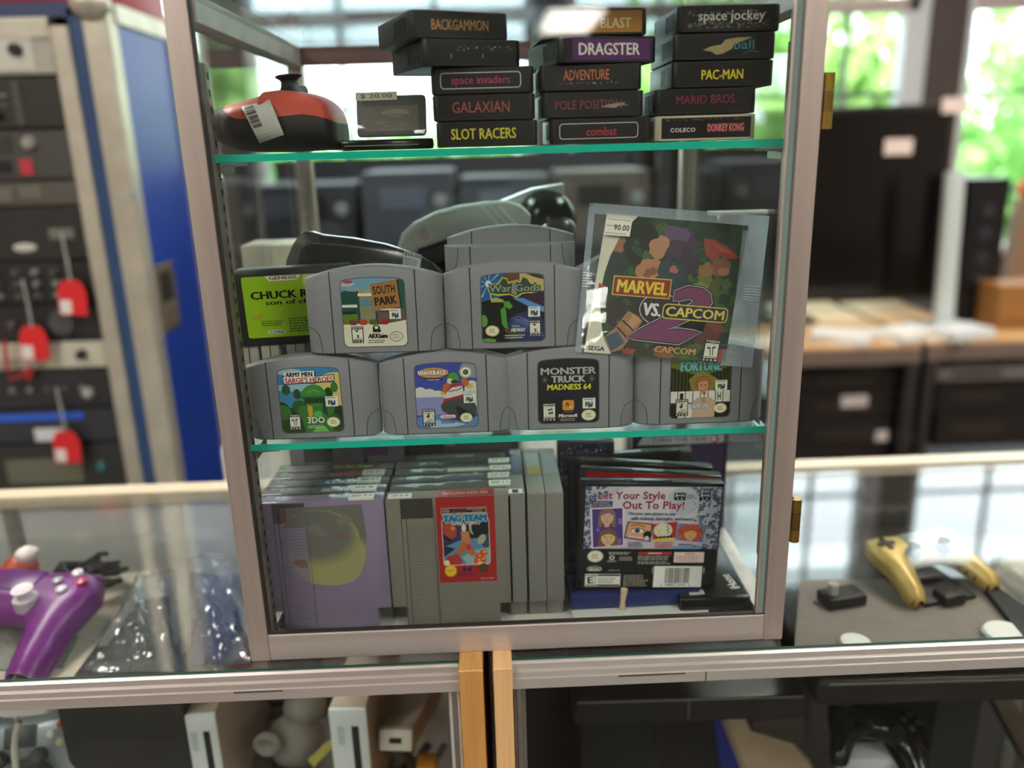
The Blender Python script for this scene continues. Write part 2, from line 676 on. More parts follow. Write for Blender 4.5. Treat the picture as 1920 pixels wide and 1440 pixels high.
mb = M(); mb.box(-4, 5, -18.15, -18, FLZ, CEZ, P('#8f8478', .85, noise=.1, scale=3)); o = mb.build('wall_front'); o['kind'] = 'structure'
SILL, HEAD = -.12, 1.85
opens = [(-2.6, -1.22), (-1.06, .22), (.36, 1.98), (2.14, 3.6)]
mb = M()
mb.box(-4, 5, BX, BX+.15, FLZ, SILL, dkpaint)
mb.box(-4, 5, BX, BX+.15, HEAD, CEZ, dkpaint)
xs = [-4]+[v for p in opens for v in p]+[5]
for i in range(0, len(xs), 2):
    mb.box(xs[i], xs[i+1], BX, BX+.15, SILL, HEAD, dkpaint)
o = mb.build('wall_back'); o['kind'] = 'structure'
winframe = P('#cfd3d8', .5, noise=.03)
for n, (a, b) in enumerate(opens):
    mb = M()
    t = .045
    mb.box(a, a+t, BX+.02, BX+.1, SILL, HEAD, winframe, .004)
    mb.box(b-t-(.06 if n == 2 else 0), b, BX+.02, BX+.1, SILL, HEAD, winframe, .004)
    mb.box(a+t, b-t, BX+.02, BX+.1, SILL, SILL+t, winframe, .004)
    mb.box(a+t, b-t, BX+.02, BX+.1, HEAD-t, HEAD, winframe, .004)
    mb.box(a+t, b-t, BX+.02, BX+.1, .97, 1.03, P('#b9a9a8', .5), .004)
    w = mb.build('window_%d' % (n+1)); w['kind'] = 'structure'
    mb = M(); mb.box(a+t, b-t, BX+.055, BX+.061, SILL+t, HEAD-t, WINGL); mb.build('pane', w)
    mb = M()
    x = a+.42
    while x < b-.12:
        mb.box(x-.012, x+.012, BX+.035, BX+.05, SILL+t, HEAD-t, P('#6d7076', .5, .4))
        x += .42
    for z in (.18, .62, 1.36):
        mb.box(a+t, b-t, BX+.033, BX+.048, z-.01, z+.01, P('#6d7076', .5, .4))
    mb.build('security_grid', w)

c = at(618, 112, y=BX-.1)
t = thing('hanging_sign', 'dark oblong sign hanging in the bright window behind the orange controller', 'sign', (c.x, BX-.1, c.z))
mb = M(); mb.box(-.105, .105, 0, .012, -.022, .022, P('#3c4650', .6), .003); mb.build('board', t)
mb = M(); mb.tube([(-.08, .006, .02), (-.08, .006, .8)], .003, STEEL, 6); mb.build('wire', t)
mb = M(); mb.tube([(.08, .006, .02), (.08, .006, .8)], .003, STEEL, 6); mb.build('wire', t)
# ceiling lights (the mirror image of one of them shows in the case front)
refl = at(1068, 38, y=0) - Vector((CX, CY, CZ))
hit = at(1068, 38, y=0)
tt = (CEZ-hit.z)/refl.z
px_, py_ = hit.x+refl.x*tt, -refl.y*tt
spots = [(px_, py_+.0, 'ceiling light panel at the far end of the shop mirrored in the case front'),
         (-1.9, -1.6, 'ceiling light panel over the aisle on the rack side of the shop'),
         (1.9, -1.6, 'ceiling light panel over the aisle on the television side of the shop'),
         (-2.5, -4.2, 'ceiling light panel behind the photographer on the rack side'),
         (3.0, -4.2, 'ceiling light panel behind the photographer on the television side'),
         (-1.6, 1.2, 'ceiling light panel above the equipment rack'),
         (1.7, 1.0, 'ceiling light panel above the desks'),
         (.3, -6.6, 'ceiling light panel straight behind the photographer')]
lit = P('#fff8ee', .5, emit=PANEL)
for i, (x, y, lb) in enumerate(spots):
    t = thing('ceiling_light', lb, 'ceiling light', (x, y, CEZ), group='ceiling light panels')
    hw, hl = (.44, 1.3) if i == 0 else (.3, .6)
    mb = M()
    for a in (-1, 1):
        mb.box(a*hw-.02, a*hw+.02, -hl-.02, hl+.02, -.03, 0, WHITE)
        mb.box(-hw-.02, hw+.02, a*hl-.02, a*hl+.02, -.03, 0, WHITE)
    mb.build('frame', t)
    mb = M(); mb.box(-hw+.02, hw-.02, -hl+.02, hl-.02, -.018, -.006, lit); mb.build('diffuser', t)

# outdoors
mb = M(); mb.box(-30, 30, BX+.2, 60, FLZ-.2, FLZ-.05, P('#8a8d80', .9, noise=.15, scale=1)); o = mb.build('ground'); o['kind'] = 'structure'


def leafmat(h):
    mt = bpy.data.materials.new('leaf'); mt.use_nodes = True
    nt = mt.node_tree; b = nt.nodes['Principled BSDF']; out = nt.nodes['Material Output']
    c = lin(h)
    tc = nt.nodes.new('ShaderNodeTexCoord'); nz = nt.nodes.new('ShaderNodeTexNoise'); nz.inputs['Scale'].default_value = 2.2
    rp = nt.nodes.new('ShaderNodeValToRGB')
    rp.color_ramp.elements[0].color = (c[0]*.55, c[1]*.7, c[2]*.5, 1); rp.color_ramp.elements[0].position = .35
    rp.color_ramp.elements[1].color = (*[min(1, v*1.25) for v in c], 1); rp.color_ramp.elements[1].position = .65
    tl = nt.nodes.new('ShaderNodeBsdfTranslucent'); mx = nt.nodes.new('ShaderNodeMixShader'); mx.inputs[0].default_value = .4
    L = nt.links.new
    L(tc.outputs['Object'], nz.inputs['Vector']); L(nz.outputs['Fac'], rp.inputs['Fac']); L(rp.outputs['Color'], b.inputs['Base Color']); L(rp.outputs['Color'], tl.inputs[0])
    L(b.outputs[0], mx.inputs[1]); L(tl.outputs[0], mx.inputs[2]); L(mx.outputs[0], out.inputs['Surface'])
    return mt


LEAF = leafmat('#b4d68a'); LEAF2 = leafmat('#97c877')
rnd = random.Random(4)


def tree(x, y, r, zc, label, mat, n=1500):
    t = thing('tree', label, 'tree', (x, y, FLZ-.05), group='trees outside the shop windows')
    mb = M(); mb.tube([(0, 0, 0), (.05, 0, zc*.5), (0, .05, zc+.2)], [.14, .11, .06], P('#5d4a3a', .9, noise=.2), 10); mb.build('trunk', t, smooth=40)
    mb = M()
    cl = [(rnd.gauss(0, .45)*r, rnd.gauss(0, .45)*r, zc+rnd.gauss(.1, .5)*r) for _ in range(22)]
    for k in range(n):
        c = rnd.choice(cl)
        p = Vector((c[0]+rnd.gauss(0, .17)*r, c[1]+rnd.gauss(0, .17)*r, c[2]+rnd.gauss(0, .17)*r))
        q = Euler((rnd.random()*6, rnd.random()*6, rnd.random()*6)).to_matrix()
        s = .10+.08*rnd.random()
        mb.face([p+q @ Vector(v) for v in ((-s, 0, 0), (-s*.2, -s*.45, 0), (s, 0, .02), (-s*.2, s*.45, 0))], mat)
    mb.build('foliage', t)


tree(2.2, 6.9, 1.3, 1.7, 'bright green leafy tree filling the pane above the big television', LEAF, 2600)
tree(7.4, 9.3, 1.5, 1.5, 'green leafy tree seen past the dark window pillar', LEAF2, 2200)
tree(-3.4, 7.4, 1.1, 1.6, 'green leafy tree seen through the case beside the orange controller', LEAF, 1800)
mb = M()
for k in range(2600):
    p = Vector((rnd.uniform(-5, 9), 11.5+rnd.gauss(0, .35), FLZ+rnd.uniform(0, 1.5)))
    q = Euler((rnd.random()*6, rnd.random()*6, rnd.random()*6)).to_matrix()
    s = .16+.1*rnd.random()
    mb.face([p+q @ Vector(v) for v in ((-s, 0, 0), (0, -s*.5, 0), (s, 0, 0), (0, s*.5, 0))], LEAF2)
o = mb.build('hedge'); tag(o, 'long green hedge beyond the trees outside the windows', 'hedge')

# ------------------------------------------------------------------ display counters
def counter(side, x0, x1, xw0, xw1, wood, lb):
    """xw0..xw1 = the wooden end board; x0..x1 = the glass part"""
    t = thing('display_counter', lb, 'display counter', ((x0+x1)/2, .2, FLZ), group='glass display counters')
    t0 = (x0+x1)/2
    def part(mbb, name, **k):
        o = mbb.build(name, t, **k)
        o.location = (-t0, -.2, -FLZ)
        return o
    mb = M()
    mb.box(x0, x1, -.0105, .412, -.006, 0, CTGLASS)
    g = part(mb, 'glass_top')
    mb = M(); mb.box(x0, x1, -.0112, -.0106, -.0062, -.0002, EDGE_DK); e = part(mb, 'glass_edge')
    mb = M()
    mb.prism([(-.0115, -.0065), (-.0115, -.002), (-.0145, -.0012), (-.0165, -.0030), (-.0168, -.0085), (-.0195, -.010), (-.0200, -.0150), (-.0215, -.0158),
              (-.0218, -.0258), (-.010, -.0268), (-.004, -.0266), (-.004, -.0065)], x0, x1, ALU_W if side > 0 else ALU_H, axis='x')
    part(mb, 'front_moulding', label='ribbed aluminium moulding')
    sx0 = at(438, 1300, y=-.022).x if side < 0 else at(1160, 1262, y=-.022).x
    mb = M(); mb.box(sx0, sx0+(.045 if side < 0 else .062), -.0222, -.0216, -.0172, -.0160, P('#4a4744', .5)); part(mb, 'finger_slot')
    if side > 0:
        sx1 = at(1324, 1262, y=-.022).x
        mb = M(); mb.box(sx1-.0006, sx1+.0006, -.0221, -.0214, -.0256, -.0160, P('#5a5652', .5)); part(mb, 'moulding_joint')
    mb = M()
    if side < 0:
        mb.box(x1-.011, x1-.001, -.012, .02, FLZ, -.0265, P('#d9d8d2', .4, noise=.03))
        mb.box(x1-.008, x1-.004, -.0135, -.012, FLZ, -.0265, STEEL)
    else:
        mb.box(x0+.001, x0+.012, -.012, .02, FLZ, -.0265, P('#8f8983', .4, .5))
        mb.box(x0+.004, x0+.008, -.0135, -.012, FLZ, -.0265, STEEL)
    part(mb, 'door_track', label='upright metal track of the glass front')
    mb = M(); mb.box(x0+.012 if side > 0 else x0, x1 if side > 0 else x1-.012, -.009, -.005, FLZ+.1, -.0270, FRONTGL); part(mb, 'front_glass')
    mb = M()
    mb.box(xw0, xw1, -.0275, .42, FLZ, .0005, wood, .0012)
    part(mb, 'end_board', label='wood-grain end board')
    mb = M(); mb.box(xw0-.0002, xw1+.0002, -.0279, -.0270, -.0012, .0002, WOODLT, .0002); part(mb, 'edge_band')
    mb = M(); mb.box(x0, x1, .405, .435, -.014, .003, P('#dccfb4', .4, noise=.05, scale=20)); part(mb, 'rear_rail', label='cream rear rail')
    mb = M()
    mb.box(x0, x1, .414, .426, FLZ, -.014, P('#eceaea' if side < 0 else '#4a4644', .5, noise=.04, scale=15))
    mb.box((x0+x1)/2-.01, (x0+x1)/2+.01, .410, .414, FLZ, -.014, STEEL)
    part(mb, 'rear_panel')
    mb = M(); mb.box(x0+.002, x1-.002, -.003, .405, -.64, -.62, P('#77736f' if side < 0 else '#2c2a29', .6, noise=.1)); part(mb, 'deck')
    mb = M(); mb.box(x0+.004, x1-.004, .03, .40, -.0640, -.058, CTGLASS); part(mb, 'glass_shelf')
    xe = x0 if side < 0 else x1
    mb = M(); mb.box(xe-.01, xe+.01, -.01, .42, FLZ, -.006, WOOD); part(mb, 'end_board')
    return t


counter(-1, -1.35, -.0560, -.0556, -.0337, WOOD, 'glass counter under the cabinet holding a purple controller and white consoles')
counter(1, -.0068, 1.6, -.0243, -.0068, WOODLT, 'glass counter under the cabinet holding a gold controller and black electronics')

# ------------------------------------------------------------------ the glass cabinet on the counters
HW, HT, DP = .25, .575, .41
cab = thing('display_cabinet', 'tall aluminium-framed glass cabinet full of game cartridges standing on the counters', 'display cabinet', (0, 0, 0))
mb = M()
sw, fd = .0183, .0068
mb.box(-HW, -HW+sw, 0, fd, 0, HT+.02, ALU, .0012)
mb.box(HW-sw, HW, 0, fd, 0, HT+.02, ALU, .0012)
mb.box(-HW+sw, HW-sw, 0, fd, .0004, .0275, ALU_H, .0012)
mb.box(-HW+sw, HW-sw, 0, fd, HT+.002, HT+.02, ALU_H, .0012)
fr = mb.build('door_frame', cab, label='brushed aluminium door frame')
mb = M()
gk = P('#2a2724', .5, noise=.3, scale=200, bump=.3)
mb.box(-HW+sw, -HW+sw+.0020, .0015, fd, .0275, HT, gk)
mb.box(HW-sw-.0020, HW-sw, .0015, fd, .0275, HT, P('#7d827e', .4, .6))
mb.box(-HW+sw, HW-sw, .0012, .0058, .0275, .0290, gk)
mb.build('gasket', fr)
mb = M(); mb.box(-HW+sw+.001, HW-sw-.001, .0025, .0060, .0280, HT, GLASS); mb.build('door_glass', fr)
mb = M(); mb.box(HW-sw-.0062, HW-sw-.0021, .0012, .0024, .028, HT, edge_glass('pale_glass_edge', (.33, .45, .42)))
mb.box(HW-sw-.0085, HW-sw-.0064, .0012, .0060, .028, HT, ALU)
mb.build('glass_edge', fr, label='pale green upright glass edge')
# hinges
for zc in (at(1552, 190, y=.01).z, at(1488, 970, y=.01).z):
    mb = M()
    hx = HW+.0005
    for k, (a, b) in enumerate(((-.021, -.008), (-.0075, .0075), (.008, .021))):
        mb.tube([(hx+.0050, .005, zc+a), (hx+.0050, .005, zc+b)], .0048, BRASS if k != 1 else P('#8d7440', .35, .9), 14)
        mb.box(hx-.0003, hx+.0030, .0045, .022, zc+a, zc+b, BRASS)
    mb.build('hinge', cab, smooth=40, label='brass hinge on the door edge')
# rear posts, top rails
for sx in (-1, 1):
    xa = sx*(HW-.009)
    mb = M(); mb.box(xa-.009, xa+.009, DP-.018, DP, 0, HT, ALU, .001); mb.build('rear_post', cab)
mb = M()
dkalu = P('#c2b6b0', .45, .7, noise=.1, scale=40)
for sx in (-1, 1):
    xa = sx*(HW-.009)
    mb.box(xa-.009, xa+.009, .02, DP-.018, HT-.022, HT, dkalu, .001)
mb.box(-HW+.018, HW-.018, DP-.018, DP, HT-.020, HT, P('#8f6a66', .45, .5, noise=.1), .001)
mb.build('top_rail', cab)
mb = M(); mb.box(-HW+.018, HW-.018, .02, DP-.018, HT-.006, HT-.002, glass_mat('top_glass', (.86, .93, .94), f0=.05)); mb.build('top_glass', cab)
for sx in (-1, 1):
    xa = sx*(HW-.0045)
    mb = M(); mb.box(xa-.0022, xa+.0022, .0185, DP-.019, .02, HT-.022, GLASS)
    if sx > 0:
        mb.box(xa-.0024, xa+.0024, .0181, .0185, .02, HT-.022, EDGE)
    mb.build('side_glass', cab)
mb = M(); mb.box(-HW+.018, HW-.018, DP-.012, DP-.008, .012, HT-.02, GLASS); mb.build('rear_glass', cab)
mb = M()
for sx in (-1, 1):
    xa = sx*(HW-.009)
    mb.box(xa-.009, xa+.009, .0185, DP-.018, 0, .018, ALU)
mb.box(-HW+.018, HW-.018, DP-.018, DP, 0, .018, ALU_H)
mb.build('base_rail', cab)
mb = M(); mb.box(-HW+.018, HW-.018, .0185, DP-.018, .002, .008, P('#d8d4cb', .55, noise=.05, scale=20)); mb.build('base_panel', cab, label='off-white base panel')
SH_T, SH_M = .4552, .2078       # shelf tops


def standard(x, y, z0, z1, flip=1):
    """a slotted channel on the cabinet wall; its slots face the inside"""
    mb = M()
    mb.box(x-.003, x+.003, y-.0055, y+.0055, z0, z1, P('#8f8a84', .4, .8, noise=.15, scale=60), .0006)
    z = z0+.006
    while z < z1-.006:
        mb.box(x+flip*.003-.0002, x+flip*.003+.0002, y-.0018, y+.0018, z-.0028, z+.0028, P('#191817', .7))
        z += .0128
    return mb.build('shelf_standard', cab, label='slotted shelf standard')


standard(-.2340, .0262, .01, .525)
standard(.2340, .0262, .075, .53, -1)
standard(-.2415, DP-.028, .01, .53)
standard(.2415, DP-.028, .01, .53, -1)


def bracket(x, z, sgn):
    mb = M()
    mb.box(x-.001, x+.001, .026, .06, z-.010, z-.0022, STEEL)
    mb.box(min(x, x+sgn*.02), max(x, x+sgn*.02), .026, .032, z-.0024, z-.0008, STEEL)
    mb.tube([(x, .026, z-.012), (x, .026, z-.004), (x+sgn*.006, .0255, z-.0024), (x+sgn*.022, .0255, z-.0018)], .0012, STEEL, 8)
    return mb.build('shelf_bracket', cab, label='small wire shelf bracket')


for z in (SH_T-.006, SH_M-.006):
    bracket(-.2298, z, 1)
    bracket(.2298, z, -1)


def glass_shelf(zt, x0, x1, lb):
    t = thing('glass_shelf', lb, 'shelf', (0, 0, zt), group='glass shelves of the cabinet')
    mb = M(); mb.box(x0, x1, .0205, DP-.035, -.0058, -.0002, SHELFGL); mb.build('pane', t)
    mb = M()
    mb.box(x0, x1, .0200, .0206, -.0060, 0, EDGE)
    mb.build('front_edge', t, label='bright green polished edge')


glass_shelf(SH_T, -.2315, .2300, 'upper glass shelf under the black flat cartridges')
glass_shelf(SH_M, -.2315, .2290, 'lower glass shelf under the grey rounded cartridges')

# ------------------------------------------------------------------ flat black cartridges on the upper shelf
AH, AW, AD = .0206, .0825, .098


def flat_cart(pxc, level, yaw, label, draw, y=.0305, group='flat black cartridges stacked on the upper shelf', body=None, lcol='#171615', d=AD):
    x = at(pxc, 262-50*level, y=y).x
    t = thing('game_cartridge', label, 'game cartridge', (x, y, SH_T+AH*level+.0002), (0, 0, math.radians(yaw)), group)
    mb = M()
    w = AW/2
    bd = body or ATARI
    mb.prism([(-w+.003, 0), (w-.003, 0), (w, .003), (w, d-.004), (w-.004, d), (-w+.004, d), (-w, d-.004), (-w, .003)], .0004, AH-.0003, bd, axis='z', bev=.0012)
    for s in (-1, 1):
        for k in range(6):
            yy = .012+k*.006
            mb.box(s*w-.0004, s*w+.0004, yy, yy+.003, .004, AH-.004, bd)
    # raised rim round the end label
    mb.box(-w+.004, w-.004, -.0006, .002, .0008, .0022, bd)
    mb.box(-w+.004, w-.004, -.0006, .002, AH-.0022, AH-.0009, bd)
    mb.build('shell', t, smooth=30)
    mb = M()
    a = front_art(mb, -w+.0045, w-.0045, .0022, AH-.0022, -.00035, col=lcol, gloss=.3)
    draw(a)
    mb.build('end_label', t)
    return t


def title(txt, col, u0, u1, v0=28, v1=72, bold=.012, frame=None, extra=None, shear=0):
    def d(a):
        if frame:
            a.rframe(4, 12, 92, 88, 4, .8, frame)
        a.text(txt, u0, v0, u1, v1, col, bold=bold, shear=shear)
        if extra:
            extra(a)
    return d


def torn(cols, pts):
    def e(a):
        for p, c in zip(pts, cols):
            a.poly(p, c)
    return e


def flecks(a, u0, v0, u1, v1, n, col, seed=2, s=1.6):
    r = random.Random(seed)
    for k in range(n):
        u, v = r.uniform(u0, u1), r.uniform(v0, v1)
        w = r.uniform(.3, 1)*s
        a.poly([(u, v), (u+w, v-2*w*r.random()), (u+1.6*w, v+w), (u+.5*w, v+3*w*r.random()+.6)], col)


flat_cart(914, 0, 0, 'black cartridge with spaced yellow capitals, bottom of the stack beside the clear box', title('SLOT RACERS', '#d7c93a', 10, 82, 22, 74, .014))
flat_cart(908, 1, 0, 'black cartridge with thin dull-red capitals, second from bottom beside the clear box', title('GALAXIAN', '#a8574a', 15, 78, 22, 74, .0))
flat_cart(905, 2, 0, 'black cartridge with magenta lowercase title in a white outline, middle of its stack', title('space invaders', '#b0355f', 16, 80, 28, 78, .006, frame='#d8d5cc'))
flat_cart(888, 3, 21, 'turned black cartridge with a torn shiny label strip under the topmost orange-lettered one',
          lambda a: (flecks(a, 28, 22, 92, 40, 26, '#8f7d55', 3), flecks(a, 30, 18, 95, 34, 16, '#c9bfa0', 5), a.rect(24, 55, 24.8, 74, '#b9b6ae'), a.rect(60, 55, 60.8, 74, '#b9b6ae')))
flat_cart(864, 4, 22, 'turned black cartridge with tan capitals, topmost of the stack nearest the orange controller', title('BACKGAMMON', '#c98f4e', 17, 82, 26, 74, .008))

flat_cart(1126, 0, 0, 'black cartridge with small red title in a wide white outline, bottom of the centre stack', title('combat', '#bb3147', 34, 68, 32, 74, .008, frame='#d9d6cf'))
flat_cart(1112, 1, 0, 'black cartridge with faded dark-red capitals and a pale scrape, in the centre stack',
          title('POLE POSITION', '#8c3a38', 8, 82, 30, 72, -.002, extra=lambda a: a.poly([(58, 62), (70, 50), (86, 44), (84, 52), (90, 60), (80, 58), (74, 70)], '#8d8784')))
flat_cart(1108, 2, 0, 'black cartridge with orange capitals and a peeling lower edge, middle of the centre stack',
          title('ADVENTURE', '#cf6f45', 20, 70, 14, 62, .004, extra=lambda a: flecks(a, 12, 72, 80, 80, 34, '#b5aea0', 8, 1.3)))
flat_cart(1141, 3, 12, 'black cartridge with big white capitals on a purple label', lambda a: (a.rect(9, 2, 98, 98, '#5a2a63'), a.text('DRAGSTER', 16, 20, 86, 76, '#e9e2d6', bold=.02)), lcol='#241a26')
flat_cart(1118, 4, 4, 'black cartridge with an orange label, topmost of the centre stack',
          lambda a: (a.text('BLAST', 55, 34, 88, 80, '#e9d8b0', bold=.016),), lcol='#b5803a')

flat_cart(1323, 0, 0, 'beige cartridge with black end label, bottom of the stack by the hinge side',
          lambda a: (a.text('COLECO', 10, 48, 38, 68, '#ece8de', bold=.014), a.text('DONKEY KONG', 52, 34, 92, 68, '#e3a08e', bold=.0, out='#a8263f', ow=.04), flecks(a, 4, 6, 92, 13, 34, '#b5aea0', 12, 1.2)), body=P('#c9bda2', .5, noise=.05), lcol='#121112')
flat_cart(1323, 1, 0, 'black cartridge with dim wine-red capitals lying on the beige one', title('MARIO BROS.', '#8c2f44', 17, 84, 20, 62, .0))
flat_cart(1355, 2, 0, 'black cartridge with bright yellow capitals, middle of the stack by the hinge side', title('PAC-MAN', '#e3d12d', 26, 72, 30, 76, .016))
flat_cart(1358, 3, 0, 'black cartridge with a torn tan patch and blue-green letters', lambda a: (a.text('ball', 60, 22, 82, 66, '#3c8797', bold=.006),
          a.poly([(26, 66), (34, 50), (46, 42), (50, 20), (62, 12), (80, 10), (70, 28), (60, 40), (58, 62), (48, 84), (40, 88), (36, 74)], '#a39168'),
          a.line([(70, 90), (74, 78), (80, 74), (86, 78), (88, 88)], .5, '#8a8780')))
flat_cart(1366, 4, 0, 'black cartridge with scuffed white lowercase title, topmost by the hinge side', lambda a: (flecks(a, 4, 14, 92, 36, 60, '#b8b4aa', 21), flecks(a, 3, 60, 92, 94, 150, '#a5a196', 22), a.text('space jockey', 16, 16, 88, 74, '#e6e2d8', bold=.012)))

# ------------------------------------------------------------------ orange controller lying on the upper shelf
def controller_side():
    y0 = .088
    t = thing('game_controller', 'orange and black game controller with a barcode sticker, lying on the upper shelf', 'game controller', (0, 0, 0))
    O = [(398, 240, 247), (402, 230, 258), (410, 219, 268), (424, 208, 278), (440, 202, 284), (462, 196, 288), (485, 190, 290), (504, 184, 290), (507, 178, 290), (530, 175, 290),
         (555, 176, 289), (575, 179, 288), (592, 182, 287), (606, 186, 286), (618, 192, 286), (628, 200, 286), (636, 210, 286), (641, 222, 285), (643, 236, 284)]
    # resting height: lowest point on the shelf
    zmin = min(at(p[0], p[2], y=y0).z for p in O)
    dz = SH_T+.0004-zmin

    def st(i, f):
        a, b = O[i], O[i+1]
        px = a[0]+(b[0]-a[0])*f
        return px, at(px, a[1]+(b[1]-a[1])*f, y=y0), at(px, a[2]+(b[2]-a[2])*f, y=y0)
    S = []
    for i in range(len(O)-1):
        for f in (0, .34, .67):
            S.append(st(i, f))
    S.append(st(len(O)-2, 1))

    def split(px):
        pts = [(430, 200), (440, 212), (452, 222), (466, 230), (480, 231), (530, 228), (585, 222), (610, 225), (633, 231), (643, 237)]
        for a, b in zip(pts, pts[1:]):
            if a[0] <= px <= b[0]:
                return a[1]+(b[1]-a[1])*(px-a[0])/(b[0]-a[0])
        return pts[0][1] if px < 430 else pts[-1][1]
    black, orange = M(), M()
    rb, ro = [], []
    for px, T, B in S:
        zt, zb = T.z+dz, B.z+dz
        x = T.x
        zc, hz = (zt+zb)/2, (zt-zb)/2
        hy = .048*min(1, (max(hz, .001)/.020))*(1 if px < 500 else 1.0)
        zs = at(px, split(px), y=y0).z+dz
        s = max(-.98, min(.98, (zs-zc)/max(hz, 1e-4)))

        def P2(a):
            ca, sa = math.cos(a), math.sin(a)
            e = .75
            return (x, y0-hy*math.copysign(abs(ca)**e, ca), zc+hz*math.copysign(abs(sa)**e, sa))
        a0 = math.asin(max(-1, min(1, math.copysign(abs(s)**(1/.75), s))))
        if px < 436:
            a0 = PI/2
        N = 22
        lo = [P2(a0-k*(PI+2*a0)/N) for k in range(N+1)]
        rb.append(lo+[P2(PI-a0+k*(2*a0-PI)/14) for k in range(1, 14)] if a0 < PI/2 else lo+[lo[-1]]*13)
        if px >= 436:
            up = [P2(a0+k*(PI-2*a0)/N) for k in range(N+1)]
            ro.append([(p[0], y0+(p[1]-y0)*1.012, zc+(p[2]-zc)*1.012) for p in up])
    black.loft(rb, P('#2c2826', .6, noise=.1, scale=60))
    black.build('shell', t, smooth=45)
    orange.loft(ro, P('#bd5040', .42, noise=.03), caps=False, closed=False)
    orange.build('faceplate', t, smooth=45, label='orange faceplate')
    # thumbstick
    p = at(546, 176, y=y0); p.z += dz
    mb = M()
    mtx = Matrix.Translation(p) @ Matrix.Rotation(math.radians(-4), 4, 'Y')
    mb.lathe([(.0001, -.002), (.0115, -.002), (.0095, .001), (.0078, .004), (.0070, .0078), (.0080, .0098), (.0108, .0114), (.0116, .0128), (.0100, .0136), (.0001, .0128)], P('#1f2a33', .5), 24, mtx)
    mb.build('thumbstick', t, smooth=40)
    p = at(562, 178, y=y0+.03); p.z += dz
    mb = M(); mb.lathe([(.0001, -.002), (.008, -.002), (.0075, .003), (.006, .0055), (.0001, .006)], P('#26333d', .5), 20, Matrix.Translation(p)); mb.build('face_button', t, smooth=40)
    # sticker hugging the side: follows the near surface
    def near(px, py):
        for k, (q, T, B) in enumerate(S):
            if q >= px:
                break
        zt, zb = S[k][1].z+dz, S[k][2].z+dz
        zc, hz = (zt+zb)/2, (zt-zb)/2
        hy = .048*min(1, hz/.020)
        z = at(px, py, y=y0-hy).z+dz
        s = max(-1, min(1, (z-zc)/hz))
        yy = y0-hy*1.03*(max(0, 1-abs(s)**(2/.75)))**(.75/2)-.0030
        P_ = at(px, py, y=yy)
        return Vector((P_.x, yy, P_.z+dz))
    mb = M()
    nu, nv = 10, 10
    q = [(453, 205), (506, 191), (533, 257), (487, 273)]
    G = [[near(*[(q[0][c]*(1-u)+q[1][c]*u)*(1-v)+(q[3][c]*(1-u)+q[2][c]*u)*v for c in (0, 1)]) for u in [i/nu for i in range(nu+1)]] for v in [j/nv for j in range(nv+1)]]
    wm = P('#c9c6c0', .4)
    for j in range(nv):
        for i in range(nu):
            mb.face([G[j][i], G[j+1][i], G[j+1][i+1], G[j][i+1]], wm)
    km = P('#222222', .5)
    r = random.Random(9)
    for k in range(26):
        v0 = .03+k*.0235
        if r.random() < .75:
            u0, u1 = .06, .40
            A = near(*[(q[0][c]*(1-u0)+q[1][c]*u0)*(1-v0)+(q[3][c]*(1-u0)+q[2][c]*u0)*v0 for c in (0, 1)])
            B = near(*[(q[0][c]*(1-u1)+q[1][c]*u1)*(1-v0)+(q[3][c]*(1-u1)+q[2][c]*u1)*v0 for c in (0, 1)])
            v1 = v0+.016*r.uniform(.4, 1)
            D = near(*[(q[0][c]*(1-u0)+q[1][c]*u0)*(1-v1)+(q[3][c]*(1-u0)+q[2][c]*u0)*v1 for c in (0, 1)])
            E_ = near(*[(q[0][c]*(1-u1)+q[1][c]*u1)*(1-v1)+(q[3][c]*(1-u1)+q[2][c]*u1)*v1 for c in (0, 1)])
            off = Vector((0, -.0004, 0))
            mb.face([A+off, D+off, E_+off, B+off], km)
    mb.build('barcode_sticker', t, smooth=60, label='white barcode sticker')
    return t


controller_side()

# clear box with a dark cartridge, on a flat black case
yb = .055
A, B = at(640, 281, y=yb), at(812, 276, y=yb)
xm, wd = (A.x+B.x)/2, B.x-A.x
t = thing('game_case', 'flat black case under the clear box beside the orange controller', 'game case', (xm, yb, SH_T+.0002), (0, 0, math.radians(2)))
mb = M(); mb.box(-wd/2, wd/2, 0, .06, 0, .0085, BLK_GLOSS, .0015); mb.build('shell', t, smooth=30)
mb = M(); mb.box(-wd/2+.003, wd/2-.012, -.0004, .0, .0035, .0042, P('#8c8a86', .3)); mb.build('seam', t)
A, B, Tt = at(656, 268, y=yb+.004), at(812, 264, y=yb+.004), at(735, 170, y=yb+.02)
z0 = SH_T+.0090
hh = Tt.z-z0
xc, wb = (A.x+B.x)/2, (B.x-A.x)
t = thing('clear_case', 'clear plastic box holding a small dark cartridge, standing on the flat black case', 'plastic case', (xc, yb+.004, z0), (math.radians(-14), 0, math.radians(-2)))
mb = M(); mb.box(-wb/2, wb/2, 0, .014, 0, hh*1.02, CLEARBOX, .004, 3); mb.build('box', t, smooth=30)
mb = M()
a = Art(mb, (-wb/2+.006, -.0003, hh*1.0), (wb*.5, 0, 0), (0, 0, -.007), col='#d9d6c6', gloss=.3)
a.text('$ 20.00', 12, 20, 88, 80, '#55534a', bold=.01)
mb.build('price_sticker', t)
t2 = thing('game_cartridge', 'small dark cartridge shut inside the clear plastic box on the upper shelf', 'game cartridge', (xc, yb+.006, z0+.002), (math.radians(-14), 0, math.radians(-2)))
mb = M(); mb.box(-wb*.42, wb*.42, .001, .008, .001, hh*.9, P('#3b3838', .5, noise=.1), .003); mb.build('shell', t2, smooth=30)
